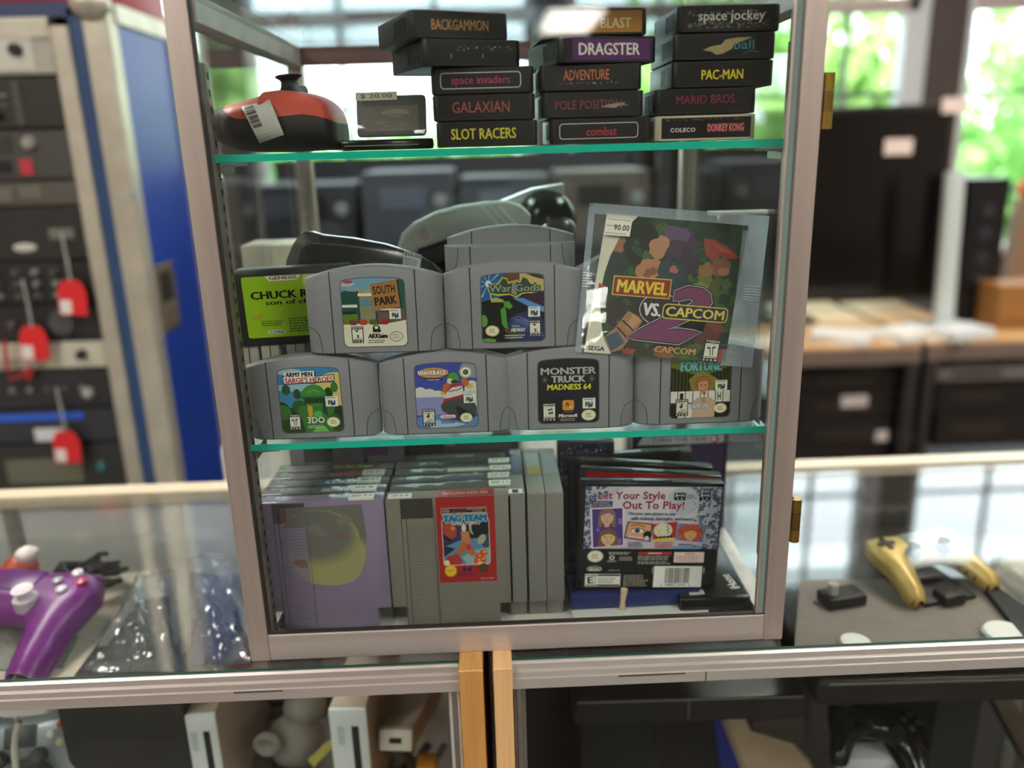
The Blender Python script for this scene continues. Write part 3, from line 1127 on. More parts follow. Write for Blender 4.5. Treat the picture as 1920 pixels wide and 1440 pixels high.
mb = M(); a = front_art(mb, -wb*.33, wb*.33, hh*.12, hh*.74, .0006, col='#6e5648', gloss=.4)
a.rect(0, 0, 100, 14, '#2b2a2e'); a.ell(58, 38, 26, 14, '#8f8470'); a.text('JURASSIC PARK', 32, 42, 82, 52, '#2a2622', bold=.02); a.ell(30, 70, 10, 6, '#7a736a'); a.ell(74, 76, 10, 6, '#6a635a'); a.rframe(30, 82, 88, 96, 6, 1.5, '#75706a')
mb.build('label', t2)


# ------------------------------------------------------------------ grey rounded cartridges
W64, H64, D64 = .1192, .0762, .0185


def cart_rounded(bl, br, y, label, draw=None, z=None, roll=None, yaw=0, x=None, group='grey rounded cartridges on the lower glass shelf', lean=0, flip=False):
    if bl is not None:
        A, B = at(*bl, y=y), at(*br, y=y)
        x = (A.x+B.x)/2 if x is None else x
        if roll is None:
            roll = -math.degrees(math.atan2(B.z-A.z, B.x-A.x))
        if z is None:
            z = (A.z+B.z)/2
    t = thing('game_cartridge', label, 'game cartridge', (x, y, z), (math.radians(lean), math.radians((roll or 0)+(180 if flip else 0)), math.radians(yaw)), group)
    mb = M()
    hw = W64/2
    xs = [0, .012, .024, .0345, .0357, .0359, .0366, .0368, .0385, .043, .048, .052, .0550, .0572, .0585, hw]
    st = [-v for v in xs[:0:-1]]+xs
    top = lambda x_: H64-.0108*(x_/hw)**2
    def yf(x_):
        a = abs(x_)
        if a <= .0357:
            return 0.0
        if a <= .0367:
            return .0011
        q = (a-.0368)/(hw-.0368)
        return .0003+.0016*q+.0095*q**4
    rings = []
    for x_ in st:
        f, tz = yf(x_), top(x_)
        rings.append([(x_, f+.0012, 0), (x_, f, .0012), (x_, f, tz*.5), (x_, f, tz-.0016), (x_, f+.0005, tz-.0005), (x_, f+.0016, tz), (x_, D64-.0012, tz), (x_, D64, tz-.0012), (x_, D64, .0012), (x_, D64-.0012, 0)])
    mb.loft(rings, GREY64)
    for s in (-1, 1):
        tz = top(.0363)
        mb.box(s*.0363-.00042, s*.0363+.00042, .0002, .002, .0004, tz-.0004, P('#2b2b2d', .7))
        mb.box(s*.0363-.00042, s*.0363+.00042, .001, D64-.001, tz-.002, tz-.0002, P('#2b2b2d', .7))
        pts = [(.0470, 0), (.0476, .009), (.0490, .0165), (.0520, .0205), (.0560, .0218), (.0588, .0222)]
        mb.tube([(s*px, yf(px)-.00005, pz+.0006) for px, pz in pts], .00045, GREY64_DK, 6)
    mb.build('shell', t, smooth=32)
    if draw:
        mb = M()
        lw, lz0, lz1 = .0272, .0064, .0662
        rim = roundrect_base(9, (lz1-lz0)/(2*lw), 3.4)
        a = Art(mb, (-lw-.0008, -.00006, lz1+.0008), (2*lw+.0016, 0, 0), (0, 0, lz0-lz1-.0016), base=rim, col=GREY64_DK)
        a = Art(mb, (-lw, -.00012, lz1), (2*lw, 0, 0), (0, 0, lz0-lz1), base=rim, gloss=.3)
        draw(a)
        mb.build('label', t)
    return t


def lab_town(a):
    a.poly(a.clip, '#6fa6bd', raw=True)
    a.ell(16, 66, 44, 50, '#27504a'); a.ell(100, 40, 26, 40, '#2b5a52')
    a.rect(0, 52, 24, 70, '#5f7f22'); a.rect(0, 38, 24, 42, '#e7e4d2'); a.rect(0, 48, 20, 51, '#222222')
    a.rect(28, 26, 52, 70, '#8d8a70'); a.rect(26, 22, 54, 26, '#ece8d6')
    for k in range(6):
        a.poly([(27+k*4.4, 22), (29+k*4.4, 15), (31.4+k*4.4, 22)], '#d8a02e')
    a.ell(38, 40, 7.5, 9, '#4f8fb0'); a.ell(50, 40, 6, 9, '#4f8fb0'); a.rect(30, 40, 58, 48, '#8d8a70'); a.rect(43, 30, 45, 46, '#8d8a70')
    a.rect(56, 46, 98, 66, '#6f5a50'); a.rect(60, 45, 92, 47, '#f0e8e0'); a.rect(60, 48, 92, 50, '#5a2c58')
    a.ell(10, 8, 12, 4, '#b9b8c4'); a.ell(12, 5, 8, 2.4, '#a84a58'); a.ell(20, 16, 14, 3, '#8aa4b0')
    a.poly([(0, 67), (30, 66), (60, 68), (100, 62), (100, 100), (0, 100)], '#e6e2cc')
    for u, c in ((16, '#7a3f3a'), (32, '#b8441f'), (48, '#6b5a2a'), (66, '#a02a26')):
        a.rrect(u-6, 60, u+6, 68, 3, c)
    a.poly([(46, 9), (88, 3), (92, 43), (50, 47)], '#a87a48'); a.poly([(88, 3), (90, 3), (94, 43), (92, 43)], '#2a2018')
    a.text('SOUTH', 50, 11, 85, 23, '#20140f', bold=.03, rot=-5); a.text('PARK', 52, 27, 87, 39, '#20140f', bold=.035, rot=-5)
    a.console_badge(74, 46, 18)
    a.rating(12, 70, 19, 'M', 'MATURE')
    a.ell(52, 73, 6, 5, '#22221d'); a.ell(52, 72, 3, 2.4, '#e6e2cc'); a.rrect(46, 75, 59, 79, 1.5, '#22221d')
    a.text('AKKlaim', 38, 81, 69, 88, '#161616', bold=.045, shear=.1)
    a.fine(38, 90, 66, 96, 2, '#77736a', 4)
    a.ell(83, 86, 10.5, 7.5, '#6f6c5e'); a.ell(83, 86, 9.4, 6.5, '#e6e2cc'); a.fine(77, 82, 90, 90, 3, '#a09c88', 6)


def lab_soldiers(a):
    a.poly(a.clip, '#3f86b8', raw=True)
    a.ell(92, 34, 34, 26, '#d9c578'); a.ell(30, 30, 40, 6, '#9cc0d0'); a.ell(20, 6, 20, 5, '#9fc3d4')
    r = random.Random(6)
    for k in range(16):
        a.ell(r.uniform(-2, 104), r.uniform(52, 90), r.uniform(8, 16), r.uniform(9, 16), r.choice(['#23451f', '#2f5c28', '#1e3519', '#3c7433']))
    a.rect(0, 80, 100, 100, '#2c4a24')
    a.ell(12, 33, 7, 8, '#2f5a2a'); a.ell(29, 40, 6, 8, '#274d2b'); a.ell(80, 40, 7, 9, '#20411c'); a.ell(90, 31, 6, 8, '#3f7a33')
    a.poly([(38, 100), (34, 80), (44, 70), (70, 70), (80, 82), (84, 100)], '#3a7a35')
    a.ell(55, 60, 14, 22, '#347a38'); a.ell(48, 62, 4, 18, '#caa532')
    a.ell(56, 43, 20, 17, '#3f8b3c'); a.rect(34, 44, 80, 47, '#2b6230'); a.rect(40, 47, 76, 55, '#1f3a26')
    a.line([(46, 38), (56, 34), (66, 38)], 1.6, '#6fb25e'); a.ell(60, 72, 7, 5, '#5fae53')
    a.poly([(56, 92), (48, 100), (76, 100), (70, 92)], '#7bbf62')
    a.poly([(9, 12), (62, 6), (62, 13), (92, 11), (92, 23), (9, 25)], '#24262a')
    a.poly([(11, 6), (60, 5), (60, 14), (90.5, 12.5), (90.5, 21.5), (10.5, 23.5), (9.5, 14), (12, 13)], '#ece9dc')
    a.text('ARMY MEN', 14, 6.5, 57, 13.5, '#141414', bold=.045); a.text("SARGE'S HEROES", 12, 14.5, 89, 22.5, '#b8232a', bold=.03, rot=-1)
    a.console_badge(74, 45, 20)
    a.rating(12, 71, 19, 'T', 'TEEN')
    a.text('3DO', 42, 76, 70, 86, '#f2f0e8', bold=.03, out='#16301a', ow=.03); a.fine(42, 89, 70, 94, 2, '#c8d8bc', 7)
    a.seal(84, 85, 9)


def lab_waves(a):
    a.poly(a.clip, '#3f52a8', raw=True)
    a.ell(96, 10, 22, 14, '#8a90b8')
    for u, v, ru, rv in ((8, 44, 10, 8), (22, 47, 12, 8), (36, 48, 10, 6), (4, 52, 12, 8), (92, 42, 12, 14), (100, 50, 14, 16), (30, 54, 16, 6), (88, 56, 16, 14)):
        a.ell(u, v, ru, rv, '#d8d8d0')
    a.poly([(0, 52), (100, 52), (100, 80), (0, 80)], '#8f93c8'); a.ell(90, 56, 18, 12, '#c8c8c8')
    a.poly([(0, 84), (20, 78), (40, 82), (60, 90), (100, 84), (100, 100), (0, 100)], '#5a86c4'); a.poly([(30, 88), (60, 92), (80, 96), (60, 100), (20, 100)], '#a8c8e0')
    a.poly([(40, 66), (46, 57), (62, 52), (82, 51), (94, 58), (99, 72), (98, 82), (90, 84), (80, 94), (66, 90), (52, 80), (42, 74)], '#3d4944')
    a.poly([(64, 66), (78, 72), (96, 84), (82, 95), (70, 90)], '#161b20')
    a.poly([(42, 62), (48, 54), (64, 49.5), (80, 49), (90, 52), (88, 55), (66, 55), (50, 59), (42, 66)], '#a8283a')
    a.poly([(44, 52), (50, 40), (66, 33), (76, 34), (78, 44), (74, 50), (50, 55)], '#ddd9d4'); a.poly([(52, 40), (66, 31), (76, 32), (76, 36), (60, 38), (50, 46)], '#b53038'); a.line([(54, 44), (70, 42), (76, 38)], 1.4, '#3a3f4a')
    a.poly([(42, 46), (46, 34), (54, 28), (60, 32), (52, 42), (48, 50)], '#c4692a'); a.poly([(74, 26), (82, 24), (88, 32), (92, 38), (86, 40), (78, 34)], '#c4692a'); a.ell(44, 47, 4, 2.6, '#d9c14a'); a.ell(89, 37, 5, 3, '#d9c14a')
    a.ell(62, 24, 9.5, 9, '#4f9a36'); a.ell(57, 28, 5, 4, '#dfe4da'); a.ell(64, 29, 6, 2.6, '#30343c')
    a.ell(30, 15, 26.5, 8.5, '#6a2326'); a.ell(30, 14.4, 25.5, 7.6, '#dca94e'); a.text('64', 24, 8, 38, 20, '#c4502f', bold=.05)
    a.text('WAVERACE', 6, 10.5, 52, 18, '#f4f2ea', bold=.035, shear=.15, out='#3a3a2c', ow=.03)
    a.rect(17, 24, 46, 26.6, '#1d2a78'); a.fine(20, 24.2, 42, 26.4, 1, '#e6e8f2', 3)
    a.star(83, 15, 11, 9.6, 14, '#c9b46a', .9); a.ell(83, 15, 8, 7, '#f0eee0'); a.ell(83, 15, 4.6, 4.4, '#35507a'); a.ell(82, 15, 2, 4, '#3c7a3a')
    a.console_badge(78, 48, 19)
    a.rating(9, 70, 21, 'K-A', 'KIDS TO ADULTS')
    a.rrect(38, 80, 64, 86, 3, '#ece9e2'); a.rframe(38, 80, 64, 86, 3, .7, '#b8332e'); a.text('Nintendo', 42, 81.4, 61, 84.8, '#b8332e', bold=.02)
    a.fine(39, 89, 62, 94, 2, '#40527a', 9)
    a.seal(81, 85.5, 8.6)


def lab_planet(a):
    a.poly(a.clip, '#0f1420', raw=True)
    a.poly([(0, 0), (45, 0), (36, 32), (0, 40)], '#2a5ea0'); a.poly([(36, 0), (70, 0), (62, 20), (30, 30)], '#6a4030'); a.poly([(62, 0), (100, 0), (100, 36), (60, 24)], '#c8b078'); a.poly([(70, 0), (100, 0), (100, 10), (84, 6)], '#3a2a22')
    for k in range(9):
        an = 2*PI*k/9
        a.poly([(12, 14), (12+22*math.cos(an-.05), 14+22*math.sin(an-.05)), (12+22*math.cos(an+.05), 14+22*math.sin(an+.05))], '#9fd4d8')
    a.ell(12, 14, 5, 5, '#c8eaea')
    a.poly([(48, 36), (100, 26), (100, 56), (80, 48), (60, 40)], '#3a2438'); a.poly([(50, 36), (66, 36), (100, 50), (100, 58), (78, 50)], '#4f8fd0')
    a.ell(70, 84, 32, 28, '#26345f'); a.ell(66, 76, 20, 10, '#3a4c86')
    for k in range(7):
        a.line([(46+k*5, 66+k*2), (60+k*5, 63+k*3), (74+k*4, 70+k*4)], .8, '#7f8fc0')
    a.poly([(0, 40), (20, 36), (40, 40), (48, 52), (40, 64), (42, 100), (0, 100)], '#11180e')
    a.poly([(30, 52), (38, 46), (40, 70), (42, 86), (32, 74)], '#4f9a30'); a.poly([(34, 40), (44, 40), (50, 48), (44, 52), (36, 46)], '#5a9a38'); a.ell(3, 68, 6, 9, '#5f9a34'); a.poly([(14, 36), (24, 34), (36, 38), (34, 41), (16, 41)], '#b9b258'); a.ell(8, 98, 14, 4, '#5a9a40'); a.ell(50, 88, 10, 6, '#2f5a24')
    a.poly([(10, 20), (16, 14), (26, 14), (34, 5), (42, 6), (44, 12), (58, 9), (62, 13), (66, 4), (74, 6), (80, 14), (98, 17), (97, 26), (82, 29), (66, 30), (56, 36), (46, 31), (26, 32), (14, 29)], '#b8c048')
    a.poly([(12, 20), (17, 16), (28, 16), (35, 7), (41, 8), (43, 15), (57, 12), (62, 15), (67, 6), (73, 8), (79, 16), (95, 19), (94, 25), (80, 27), (65, 28), (55, 33), (46, 29), (26, 29), (15, 27)], '#3a463c')
    a.poly([(50, 14), (56, 10), (58, 26), (55, 32), (48, 28)], '#8f9484')
    a.text('War Gods', 13, 15.5, 94, 26.5, '#8fa58c', bold=.03, out='#18201a', ow=.03)
    a.console_badge(74, 49, 19)
    a.rating(75, 69, 19, 'M', 'MATURE')
    a.text('MIDWAY', 46, 80, 69, 85.5, '#e9e7dd', bold=.03, shear=.2); a.ell(40, 83, 4.5, 3, '#8f2a2a'); a.text('WORLD BY', 48, 75.5, 60, 78.5, '#cfd2c4', bold=.01)
    a.fine(36, 89, 72, 96, 2, '#c9c7bb', 11)
    a.seal(16, 83, 9.5, '#d8c48a')


def lab_truck(a):
    a.poly(a.clip, '#101320', raw=True)
    a.text('MONSTER', 5, 13.5, 95, 24, '#bcbab2', bold=.04, out='#3a3a3c', ow=.02); a.text('TRUCK', 22, 26, 78, 36.5, '#c4c2ba', bold=.045, out='#3a3a3c', ow=.02)
    for u in (11.5, 88.5):
        a.ell(u, 31.5, 5, 4.8, '#55555a'); a.ell(u, 31.5, 3.6, 3.4, '#232326'); a.ell(u, 31.5, 1.8, 1.7, '#8a8a8a')
    a.text('MADNESS 64', 15, 39, 87, 48, '#e3dc3a', bold=.03, shear=.08)
    a.rating(7, 68, 22, 'E', 'EVERYONE')
    a.rrect(40, 64, 59, 80, 3.5, '#d9952c'); a.text('R', 45.5, 67.5, 52, 74, '#15120e', bold=.05); a.star(53, 75, 2.2, 2, 5, '#f4ead0', .45); a.text('ROCKSTAR', 42, 81.5, 57, 83.5, '#b08a4a', bold=.01)
    a.text('Microsoft', 33, 85.5, 65, 91, '#efeee6', bold=.035, shear=.2); a.fine(36, 92.5, 64, 97.5, 2, '#a5a49c', 12)
    a.console_badge(73, 61.5, 21)
    a.seal(83, 88.5, 10)


def lab_tiles(a):
    a.poly(a.clip, '#3d431b', raw=True)
    for k in range(18):
        a.rect(k*5.8, 0, k*5.8+2.6, 58, '#1a1c0e')
    a.poly([(0, 20), (50, 36), (100, 20), (100, 0), (0, 0)], '#6f7430'); a.poly([(30, 40), (50, 24), (78, 40), (70, 60), (36, 60)], '#8a7a3a')
    a.text('FORTUNE', 16, 12, 84, 27, '#74b8bb', bold=.04, out='#1f5a5a', ow=.03)
    a.text('WHEEL OF', 20, 3, 70, 9, '#74b8bb', bold=.03)
    for k, ch in enumerate(' I  T H '):
        u = k*12.5
        a.rect(u+.7, 58, u+11.8, 76, '#e3e0d4')
        if ch != ' ':
            a.text(ch, u+3.4, 61, u+9.2, 73, '#151515', bold=.02)
    for k in range(8):
        u = k*12.5
        a.rect(u+.7, 78, u+11.8, 100, '#e3e0d4' if k in (1, 2, 5) else '#161712')
    a.poly([(36, 100), (38, 74), (46, 68), (66, 68), (76, 76), (74, 100)], '#c8a98c'); a.poly([(50, 68), (60, 68), (56, 84)], '#c08a6a')
    a.ell(54, 47, 13, 13, '#8a5e32'); a.ell(54, 50, 8.5, 12, '#c58d6a'); a.poly([(43, 48), (46, 38), (62, 36), (65, 46), (58, 42), (48, 44)], '#9a6c3c'); a.line([(50, 57), (54, 58.4), (58, 57)], 1, '#9c4a40'); a.ell(51, 49, 1.2, 1, '#2f2620'); a.ell(57.5, 49, 1.2, 1, '#2f2620')
    a.text('GAMETEK', 33, 77, 64, 86, '#c9ced2', bold=.03, shear=.2, out='#31456a', ow=.02)
    a.console_badge(74, 42, 20)
    a.rating(9, 70, 21, 'K-A', 'KIDS TO ADULTS')
    a.seal(84, 86, 9)


SZ = SH_M+.0002
cart_rounded((478, 828), (715, 822), .030, 'grey rounded cartridge with a green helmeted soldier on its label', lab_soldiers, z=SZ, roll=0, x=-.1772)
cart_rounded((723, 820), (950, 806), .030, 'grey rounded cartridge with a jet ski leaping on a blue label', lab_waves, z=SZ, roll=0, x=-.0569)
cart_rounded((975, 803), (1176, 797), .030, 'grey rounded cartridge with a black label and yellow and silver lettering', lab_truck, z=SZ, roll=0, x=.0520, yaw=-1)
cart_rounded((1182, 797), (1420, 790), .032, 'grey rounded cartridge with letter tiles on its label, half hidden by the clear sleeve', lab_tiles, z=SZ, roll=0, x=.1712)
Z2 = SZ+H64+.0002
cart_rounded((578, 668), (828, 658), .030, 'grey rounded cartridge with a wooden sign over a snowy town on its label', lab_town, z=Z2+.0006, roll=.4, x=-.1155)
cart_rounded((844, 659), (1085, 650), .030, 'grey rounded cartridge with a dark space scene and a blue planet on its label', lab_planet, z=Z2+.0006, roll=0, x=.0045)

# more grey rounded cartridges behind the front ones
cart_rounded(None, None, .074, 'grey rounded cartridge standing upside down behind the space-scene one', z=.3700, x=.0045, flip=True)
cart_rounded(None, None, .096, 'grey rounded cartridge with only its arched top showing behind the upside-down one', z=.3090, x=.006)
cart_rounded(None, None, .052, 'grey rounded cartridge tilted steeply behind the space-scene one, one corner up', z=.3420, x=.048, roll=-26, flip=True)

# ---- green-label cartridge and the grey ones it stands on
yg = .064
zb = at(450, 648, y=yg).z
for k, px in enumerate((468, 508, 556)):
    x = at(px, 668, y=yg).x
    t = thing('game_cartridge', ['slim grey cartridge on edge nearest the door frame, under the green-label cartridge', 'slim grey cartridge on edge, middle of three under the green-label cartridge', 'slim grey cartridge on edge nearest the town-label cartridge, under the green-label one'][k],
              'game cartridge', (x, yg, SZ), group='slim grey cartridges under the green-label one')
    mb = M(); mb.box(-.0085, .0085, 0, .07, 0, zb-SZ-.0004, P('#8f8d86', .55, noise=.05), .0015)
    mb.box(-.0088, -.0070, .002, .068, .004, zb-SZ-.004, NESGREY)
    mb.box(-.0004, .0004, -.0003, .068, .002, zb-SZ-.0002, NESDARK)
    mb.build('shell', t, smooth=30)
A, B = at(428, 503, y=yg), at(640, 491, y=yg)
wg, hg = .108, A.z-zb-.001
t = thing('game_cartridge', 'black cartridge with a bright green label beside the door frame on the lower shelf', 'game cartridge', (A.x+wg/2+.003, yg, zb), (math.radians(0), math.radians(-1.0), math.radians(3)))
mb = M()
mb.prism([(-wg/2, 0), (wg/2, 0), (wg/2, hg-.006), (wg/2-.004, hg), (-wg/2+.004, hg), (-wg/2, hg-.006)], 0, .017, P('#1b1b1a', .4, noise=.1), bev=.0014)
mb.build('shell', t, smooth=30)
mb = M()
a = front_art(mb, -wg/2+.0085, wg/2-.006, .0075, hg-.0065, -.0001, base=rr_pts(0, 0, 100, 100, 3), col='#8db51e', gloss=.25)
a.poly([(22, 0), (56, 0), (52, 8), (26, 8)], '#e9dccc'); a.text('GENESIS', 26, 1.2, 52, 6.4, '#241a16', bold=.035); a.fine(28, 7, 50, 9.5, 1, '#c8b89c', 2)
a.poly([(58, 0), (84, 0), (84, 16), (57, 18)], '#c4c28a'); a.text('5/-C', 60, 5, 74, 13, '#8f6a4a', bold=.0)
a.text('CHUCK ROCK', 7, 24, 88, 37, '#11150c', bold=.05); a.text('son of chuck', 20, 39, 78, 47, '#11150c', bold=.04)
a.text('Virgin', 5, 61, 17, 72, '#b9692c', bold=.0, rot=-18); a.fine(14, 72, 36, 82, 3, '#4c6412', 3); a.fine(40, 69, 82, 94, 6, '#4c6412', 4); a.rrect(19, 88, 36, 95, 3, '#dcdcc4'); a.text('CORE', 21, 89, 34, 94, '#5b6a3a', bold=.03)
mb.build('label', t)

# ---- smoky blister pack with a price sticker
yb = .115
t = thing('blister_pack', 'smoky clear plastic blister pack with a small price sticker behind the town-label cartridge', 'blister pack', (0, yb, 0))
ol = [(530, 520), (536, 487), (548, 458), (566, 434), (584, 436), (604, 442), (660, 448), (720, 459), (770, 474), (810, 494), (836, 520), (838, 560), (835, 690), (560, 690), (540, 600)]
pts = []
for p in ol:
    q = at(p[0], p[1], y=yb)
    pts.append((q.x, max(q.z, SH_M+.0006)))
mb = M(); mb.prism(pts, 0, .016, SMOKE, bev=.003); mb.build('shell', t, smooth=40)
mb = M()
pi = [(at(p[0], p[1], y=yb).x, at(p[0], p[1], y=yb).z) for p in ((556, 492), (562, 466), (580, 458), (640, 462), (720, 472), (752, 484), (752, 560), (560, 560))]
mb.prism(pi, .005, .014, P('#1b1b20', .3), bev=.002); mb.build('insert', t, smooth=40)
mb = M()
p = at(758, 469, y=yb)
a = Art(mb, (p.x, -.0004, p.z), (.016, 0, -.005), (-.003, 0, -.017), col='#c9cdd2', gloss=.4)
a.text('$20.00', 4, 4, 96, 26, '#20242a', bold=.03); a.fine(8, 34, 92, 92, 5, '#5a626c', 3)
mb.build('price_sticker', t)

# ---- cream box far back on the lower shelf
p0, p1 = at(474, 505, y=.27), at(545, 458, y=.27)
t = thing('carton', 'small cream carton at the rear of the lower shelf beside the door-frame side', 'box', ((p0.x+p1.x)/2, .27, SZ))
mb = M(); mb.box(-.034, .034, 0, .06, 0, p1.z-SZ, P('#cfcbb8', .6, noise=.05), .002); mb.build('body', t, smooth=30)
mb = M(); mb.box(.004, .03, -.0004, 0, .02, p1.z-SZ-.012, P('#d9d8c0', .5)); mb.build('label', t)

# ---- grey headset at the rear of the lower shelf
yh = .215
t = thing('headset', 'grey headset with white stripes on its wide band, at the rear of the lower shelf', 'headset', (0, 0, 0))
outer = [(738, 500), (742, 470), (752, 440), (775, 418), (815, 398), (860, 386), (910, 379), (950, 377), (978, 385), (996, 402)]
inner = [(772, 505), (776, 482), (785, 468), (806, 462), (840, 450), (880, 441), (920, 435), (952, 434), (976, 438), (992, 446)]
mb = M()
rings = []
for (a, b) in zip(outer, inner):
    A, B = at(*a, y=yh), at(*b, y=yh)
    Mm = (A+B)/2
    nrm = (A-B)
    r = []
    for k in range(20):
        an = 2*PI*k/20
        ca, sa = math.cos(an), math.sin(an)
        r.append((Mm.x+nrm.x*.5*math.copysign(abs(sa)**.5, sa), yh+.012-.012*math.copysign(abs(ca)**.5, ca), Mm.z+nrm.z*.5*math.copysign(abs(sa)**.5, sa)))
    rings.append(r)
mb.loft(rings, P('#c9cec9', .42, .15, noise=.05)); mb.build('headband', t, smooth=40)
mb = M()
for px in (902, 920, 936):
    A, B = at(px, 387, y=yh-.0006), at(px+32, 421, y=yh-.0006)
    mb.tube([A, B], .0018, WHITE, 6)
mb.build('stripes', t, label='three white slanted stripes')
mb = M()
A = at(775, 440, y=yh-.0012); u1 = at(800, 418, y=yh-.0012)-A; v1 = at(790, 464, y=yh-.0012)-A
a = Art(mb, A, u1*1.0, v1*1.0, col='#d6d4cc', gloss=.5); a.fine(30, 8, 92, 92, 5, '#8a8d8c', 3); a.rect(10, 0, 18, 100, '#d8a26a')
mb.build('paper_label', t)
mb = M()
cu = [(at(790+i*22, 482-18*math.sin(i/8*PI), y=yh+.014)) for i in range(10)]
mb.tube(cu, .011, P('#23252a', .7), 10); mb.build('band_padding', t, smooth=40)
mb = M()
c = at(1028, 420, y=yh+.02); rx = (at(1088, 420, y=yh).x-at(972, 420, y=yh).x)/2
mtx = Matrix.Translation(c) @ Matrix.Rotation(math.radians(-20), 4, 'Y')
mb.ell((0, .012, .002), (rx, .035, rx*1.05), P('#2b2b2c', .25), 32, 20, mtx)
mb.build('ear_cup', t, smooth=60, label='dark glossy ear cup')
mb = M()
mb.ell((.002, -.012, -.012), (rx*.74, .022, rx*.60), P('#77726a', .22, .7), 28, 16, mtx); mb.build('cup_cover', t, smooth=60, label='shiny grey ear cup cover')
mb = M()
A, B = at(938, 380, y=yh+.035), at(1058, 350, y=yh+.035)
mb.loft([[(A.x, yh+.03, A.z-.004), (A.x, yh+.06, A.z-.004), (A.x, yh+.06, A.z+.001), (A.x, yh+.03, A.z+.001)], [((A.x+B.x)/2, yh+.03, (A.z+B.z)/2-.008), ((A.x+B.x)/2, yh+.06, (A.z+B.z)/2-.008), ((A.x+B.x)/2, yh+.06, (A.z+B.z)/2+.006), ((A.x+B.x)/2, yh+.03, (A.z+B.z)/2+.006)],
         [(B.x, yh+.03, B.z-.012), (B.x, yh+.06, B.z-.012), (B.x, yh+.06, B.z+.003), (B.x, yh+.03, B.z+.003)]], P('#eef0ee', .3))
mb.build('highlight_plate', t, smooth=50, label='white highlight plate over the headset')  # white piece added in the shape of a reflected highlight above the headset
mb = M()
mb.box(-.075, .075, -.02, .04, 0, .045, P('#2a2b2d', .5), .01, 3, Matrix.Translation((at(930, 500, y=yh+.03).x, yh+.03, SZ)))
mb.box(-.012, .012, .0, .02, .04, .118, P('#2a2b2d', .5), .004, 2, Matrix.Translation((at(930, 500, y=yh+.03).x, yh+.03, SZ)))
mb.build('stand', t, smooth=40)

# ---- clear case behind the sleeve
A, B = at(1332, 398, y=.17), at(1440, 394, y=.17)
t = thing('clear_case', 'tall clear plastic case with a pale rim behind the sleeved booklet', 'plastic case', ((A.x+B.x)/2, .17, SZ))
wc = B.x-A.x
mb = M(); mb.box(-wc/2, wc/2, 0, .012, 0, A.z-SZ, CLEARBOX, .002); mb.build('box', t, smooth=30)
mb = M(); mb.box(-wc/2, wc/2, -.001, .013, A.z-SZ-.003, A.z-SZ, P('#c8c6c0', .3)); mb.build('rim', t)

# ---- booklet in a clear sleeve
BL, BR = at(1078, 660, y=.0275), at(1410, 690, y=.0275)
TLs = at(1105, 380, y=.058)
ex = (BR-BL).normalized()
ez = (TLs-BL); ez = (ez-ex*ez.dot(ex)).normalized()
ey = ez.cross(ex)
Wm = Matrix(((ex.x, ey.x, ez.x, BL.x), (ex.y, ey.y, ez.y, BL.y), (ex.z, ey.z, ez.z, BL.z), (0, 0, 0, 1)))
Wi = Wm.inverted()


def onplane(px, py, off=0.0):
    o = Vector((CX, CY, CZ)); d = at(px, py, y=.1)-o
    q = BL+ey*off
    t_ = (q-o).dot(ey)/d.dot(ey)
    return Wi @ (o+d*t_)


t = thing('sleeved_booklet', 'dark green square booklet in a clear sleeve with a 90.00 price sticker', 'game booklet', Wm.to_translation(), Wm.to_euler())
cTL, cTR, cBR, cBL = onplane(1138, 400), onplane(1403, 423), onplane(1355, 685), onplane(1095, 660)
mb = M()
w_, h_ = (cBR-cBL).length, (cTL-cBL).length
cux, cuy = (cTR-cTL), (cBL-cTL)
org = cTL+Vector((0, .0004, 0))
mb.loft([[org+cuy, org+cuy+cux, org+cux, org], [p+Vector((0, .0012, 0)) for p in (org+cuy, org+cuy+cux, org+cux, org)]], P('#dcd8c8', .5))
a = Art(mb, org-Vector((0, .00002, 0)), cux, cuy, col='#1f3a22', gloss=.3)
r = random.Random(11)
a.step = .2
for k in range(70):
    a.ell(r.uniform(10, 104), r.uniform(-4, 104), r.uniform(4, 13), r.uniform(2, 8), r.choice(['#24472a', '#16281a', '#2f5a30', '#1a3020', '#3a5a2a', '#20362a', '#42602c']), 14, r.uniform(-40, 40))
a.ell(28, 20, 12, 16, '#221d1a'); a.ell(30, 70, 20, 14, '#2a2420'); a.ell(66, 66, 22, 18, '#231e20')
# plain patches in the print's colours
for k in range(46):
    a.blob(r.uniform(14, 100), r.uniform(2, 98), r.uniform(2, 6), r.uniform(1.5, 4), r.choice(['#2c4f2c', '#46662f', '#17241a', '#3a3222', '#1d3524']), r.uniform(0, 90), k)
a.blob(55, 18, 15, 12, '#4a3444', 25, 1); a.blob(62, 30, 7, 12, '#3c2b3a', -20, 2); a.blob(50, 10, 10, 6, '#6a5078', 15, 3)
a.blob(40, 21, 7, 8, '#c08a68', 10, 4, j=.18); a.blob(35, 37, 9, 7, '#bd8560', -25, 5, j=.2); a.blob(37, 39, 5, 3, '#8f5a3c', -25, 6); a.blob(51, 39, 10, 9, '#36434c', 0, 7); a.blob(60, 47, 7, 7, '#2c383f', 20, 8); a.blob(53, 36, 3, 2.6, '#b5705c', 0, 9)
a.poly([(70, 12), (78, 12), (90, 17), (98, 24), (90, 25), (84, 23), (80, 28), (74, 24)], '#a8422c'); a.poly([(76, 14), (88, 18), (94, 22), (84, 20)], '#c4593c')
a.blob(86, 31, 7, 7, '#8f5a38', 20, 10, j=.2); a.blob(89, 34, 4, 3, '#b57c50', 0, 11); a.blob(76, 36, 6, 6, '#a06a44', 0, 12); a.blob(78, 44, 8, 5, '#6f7a2c', 30, 13); a.blob(74, 50, 9, 6, '#8a9436', -10, 14); a.blob(84, 46, 4, 8, '#515c24', 10, 15)
